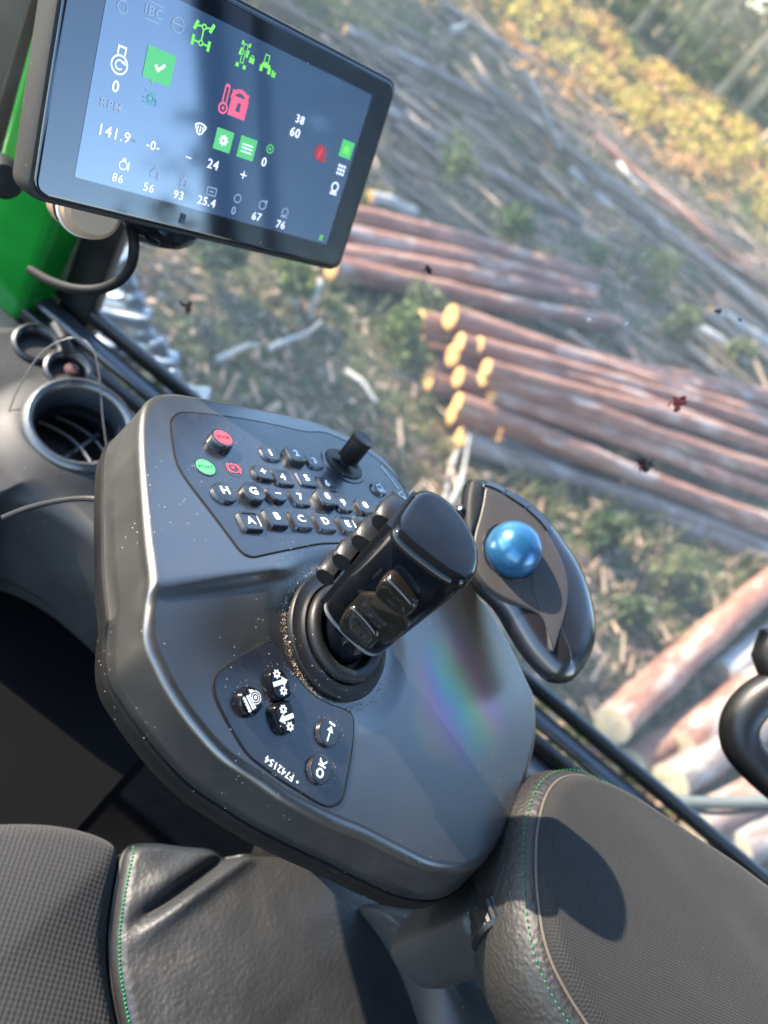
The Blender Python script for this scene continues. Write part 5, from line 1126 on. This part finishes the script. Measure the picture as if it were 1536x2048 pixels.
# shaded brush under the trees: one mass
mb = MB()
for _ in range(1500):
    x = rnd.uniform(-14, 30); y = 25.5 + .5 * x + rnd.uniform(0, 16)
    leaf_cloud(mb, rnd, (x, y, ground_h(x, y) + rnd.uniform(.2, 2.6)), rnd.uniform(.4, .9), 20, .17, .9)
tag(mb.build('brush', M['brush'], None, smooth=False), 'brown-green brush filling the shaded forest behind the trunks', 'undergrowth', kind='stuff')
# unseen pines and thicket added at the rear right to darken the display's reflection
LRR = 'unseen pine added to the rear right of the cab'
rr_ = [(10.5 + (i % 6) * 2.1 + .5 * math.sin(i * 7), 0) for i in range(30)]
rr_ = [(x, x * (.20 + .028 * i) + .4 * math.sin(i * 3)) for i, (x, _) in enumerate(rr_)]
mb = MB()
for _ in range(900):
    x = rnd.uniform(9, 24); y = x * rnd.uniform(.215, 1.1); leaf_cloud(mb, rnd, (x, y, ground_h(x, y) + rnd.uniform(.2, 9.0)), rnd.uniform(.6, 1.0), 16, .26, .9)
tag(mb.build('reflection_thicket', M['needles'], None, smooth=False), 'unseen thicket added at the rear right, dark in the display reflection', 'undergrowth', kind='stuff')
for i, (x, y) in enumerate(rr_):
    place(protos[i % 3], x, y, rnd.uniform(.95, 1.2), rnd.uniform(0, 6.28), False, LRR, 'added pines at the rear right')
# trees on the sunny side of the clearing, out of the frame: their shade falls across it
LS = 'tall pine on the sunny side of the clearing'
sp = [make_tree(201 + i, 13, .22, 2.3, LS, 'pines on the sunny side', n_limb=30, per=60, r0=.14, leaf=.16) for i in range(2)]
used = set()
for i, (x, y) in enumerate(SHADE):
    j = i % 2; place(sp[j], x, y, rnd.uniform(.9, 1.1), rnd.uniform(0, 6.28), j not in used); used.add(j)
# ------------------------------------------------------------------ steel track of the front wheels
tr = thing('wheel_track', at_depth(250, 700, 1.75) - np.array([0, 0, .9]), 'steel band track with shiny shoes round the front wheel below the window', 'wheel track')
mb = MB(); wc = at_depth(110, 690, 1.80) ; mb.lathe([(.05, -.20), (.42, -.20), (.50, -.15), (.53, -.08), (.53, .10), (.50, .16), (.42, .20), (.05, .20)], wc + np.array([-.30, 0, -.42]), unit([.25, 1, .05]), seg=48); mb.build('tyre', M['tyre'], tr)
def shoe(a, b, d, th):
    p, q = at_depth(*a, d), at_depth(*b, d); m_ = MB(); t = unit(q - p); s1 = unit(np.cross(t, [0, 0, 1]) + np.array([.2, 0, .1])); s2 = np.cross(t, s1); L = np.linalg.norm(q - p); rings = []
    for f, w, lift in ((0, .55, 0), (.06, .9, .004), (.3, 1.05, .012), (.6, 1.0, .006), (.85, 1.15, .0), (.97, .95, -.006), (1.0, .6, -.008)):
        rings.append([p + t * L * f + s1 * u * w + s2 * (v * w + lift) for u, v in rrect(th * 1.9, th, th * .35, 4)])
    m_.rings(rings, True, True); m_.build('track_shoe', M['steel'], tr)
shoe((172, 596), (302, 642), 1.72, .030); shoe((196, 672), (356, 730), 1.74, .030); shoe((196, 486), (266, 526), 1.70, .042); shoe((330, 770), (420, 800), 1.78, .030); shoe((150, 560), (250, 600), 1.80, .024)
for px, py in ((254, 566), (270, 600), (292, 668), (318, 690), (344, 752), (238, 692), (226, 545)):
    c = at_depth(px, py, 1.73); mb = MB(); mb.lathe([(.0, .022), (.014, .020), (.019, .010), (.019, -.012), (.012, -.022), (.0, -.022)], c, unit([.5, .3, .6]), seg=20); mb.build('track_link', M['steel'], tr)
# ------------------------------------------------------------------ light and camera
SUN_EL = R(31); sd_ = unit([math.cos(SUN_EL), -.02, -math.sin(SUN_EL)])
sl = bpy.data.lights.new('sun', 'SUN'); sl.energy = 2.6; sl.angle = R(.5); sl.color = (1.0, .86, .68)
so = bpy.data.objects.new('sun', sl); COL.objects.link(so); so.rotation_euler = Vector(sd_).to_track_quat('-Z', 'Y').to_euler(); so.location = (-20, 0, 12)
w = bpy.data.worlds.new('World'); S.world = w; w.use_nodes = True; nt = w.node_tree
sky = nt.nodes.new('ShaderNodeTexSky'); sky.sky_type = 'NISHITA'; sky.sun_disc = False; sky.sun_elevation = SUN_EL; sky.sun_rotation = R(-90); sky.altitude = 150; sky.dust_density = .5; sky.ozone_density = 2.6
nt.links.new(sky.outputs[0], nt.nodes['Background'].inputs[0]); nt.nodes['Background'].inputs[1].default_value = .15
cam = bpy.data.cameras.new('camera'); co = bpy.data.objects.new('camera', cam); COL.objects.link(co); S.camera = co
co.matrix_world = Matrix([[CX[i], CY[i], CZ[i], 0] for i in range(3)] + [[0, 0, 0, 1]])
cam.sensor_fit = 'HORIZONTAL'; cam.sensor_width = 24.0; cam.lens = 24.0 * FPX / 1536; cam.clip_start = .02; cam.clip_end = 1000
cam.dof.use_dof = True; cam.dof.focus_distance = .465; cam.dof.aperture_fstop = cam.lens / 5.2
S.view_settings.view_transform = 'Standard'; S.view_settings.look = 'None'; S.view_settings.exposure = 3.0; S.view_settings.gamma = 1.0
S.render.engine = 'CYCLES'
try:
    S.cycles.use_denoising = True; S.cycles.max_bounces = 8; S.cycles.transparent_max_bounces = 8; S.cycles.caustics_reflective = False; S.cycles.caustics_refractive = False
except Exception: pass
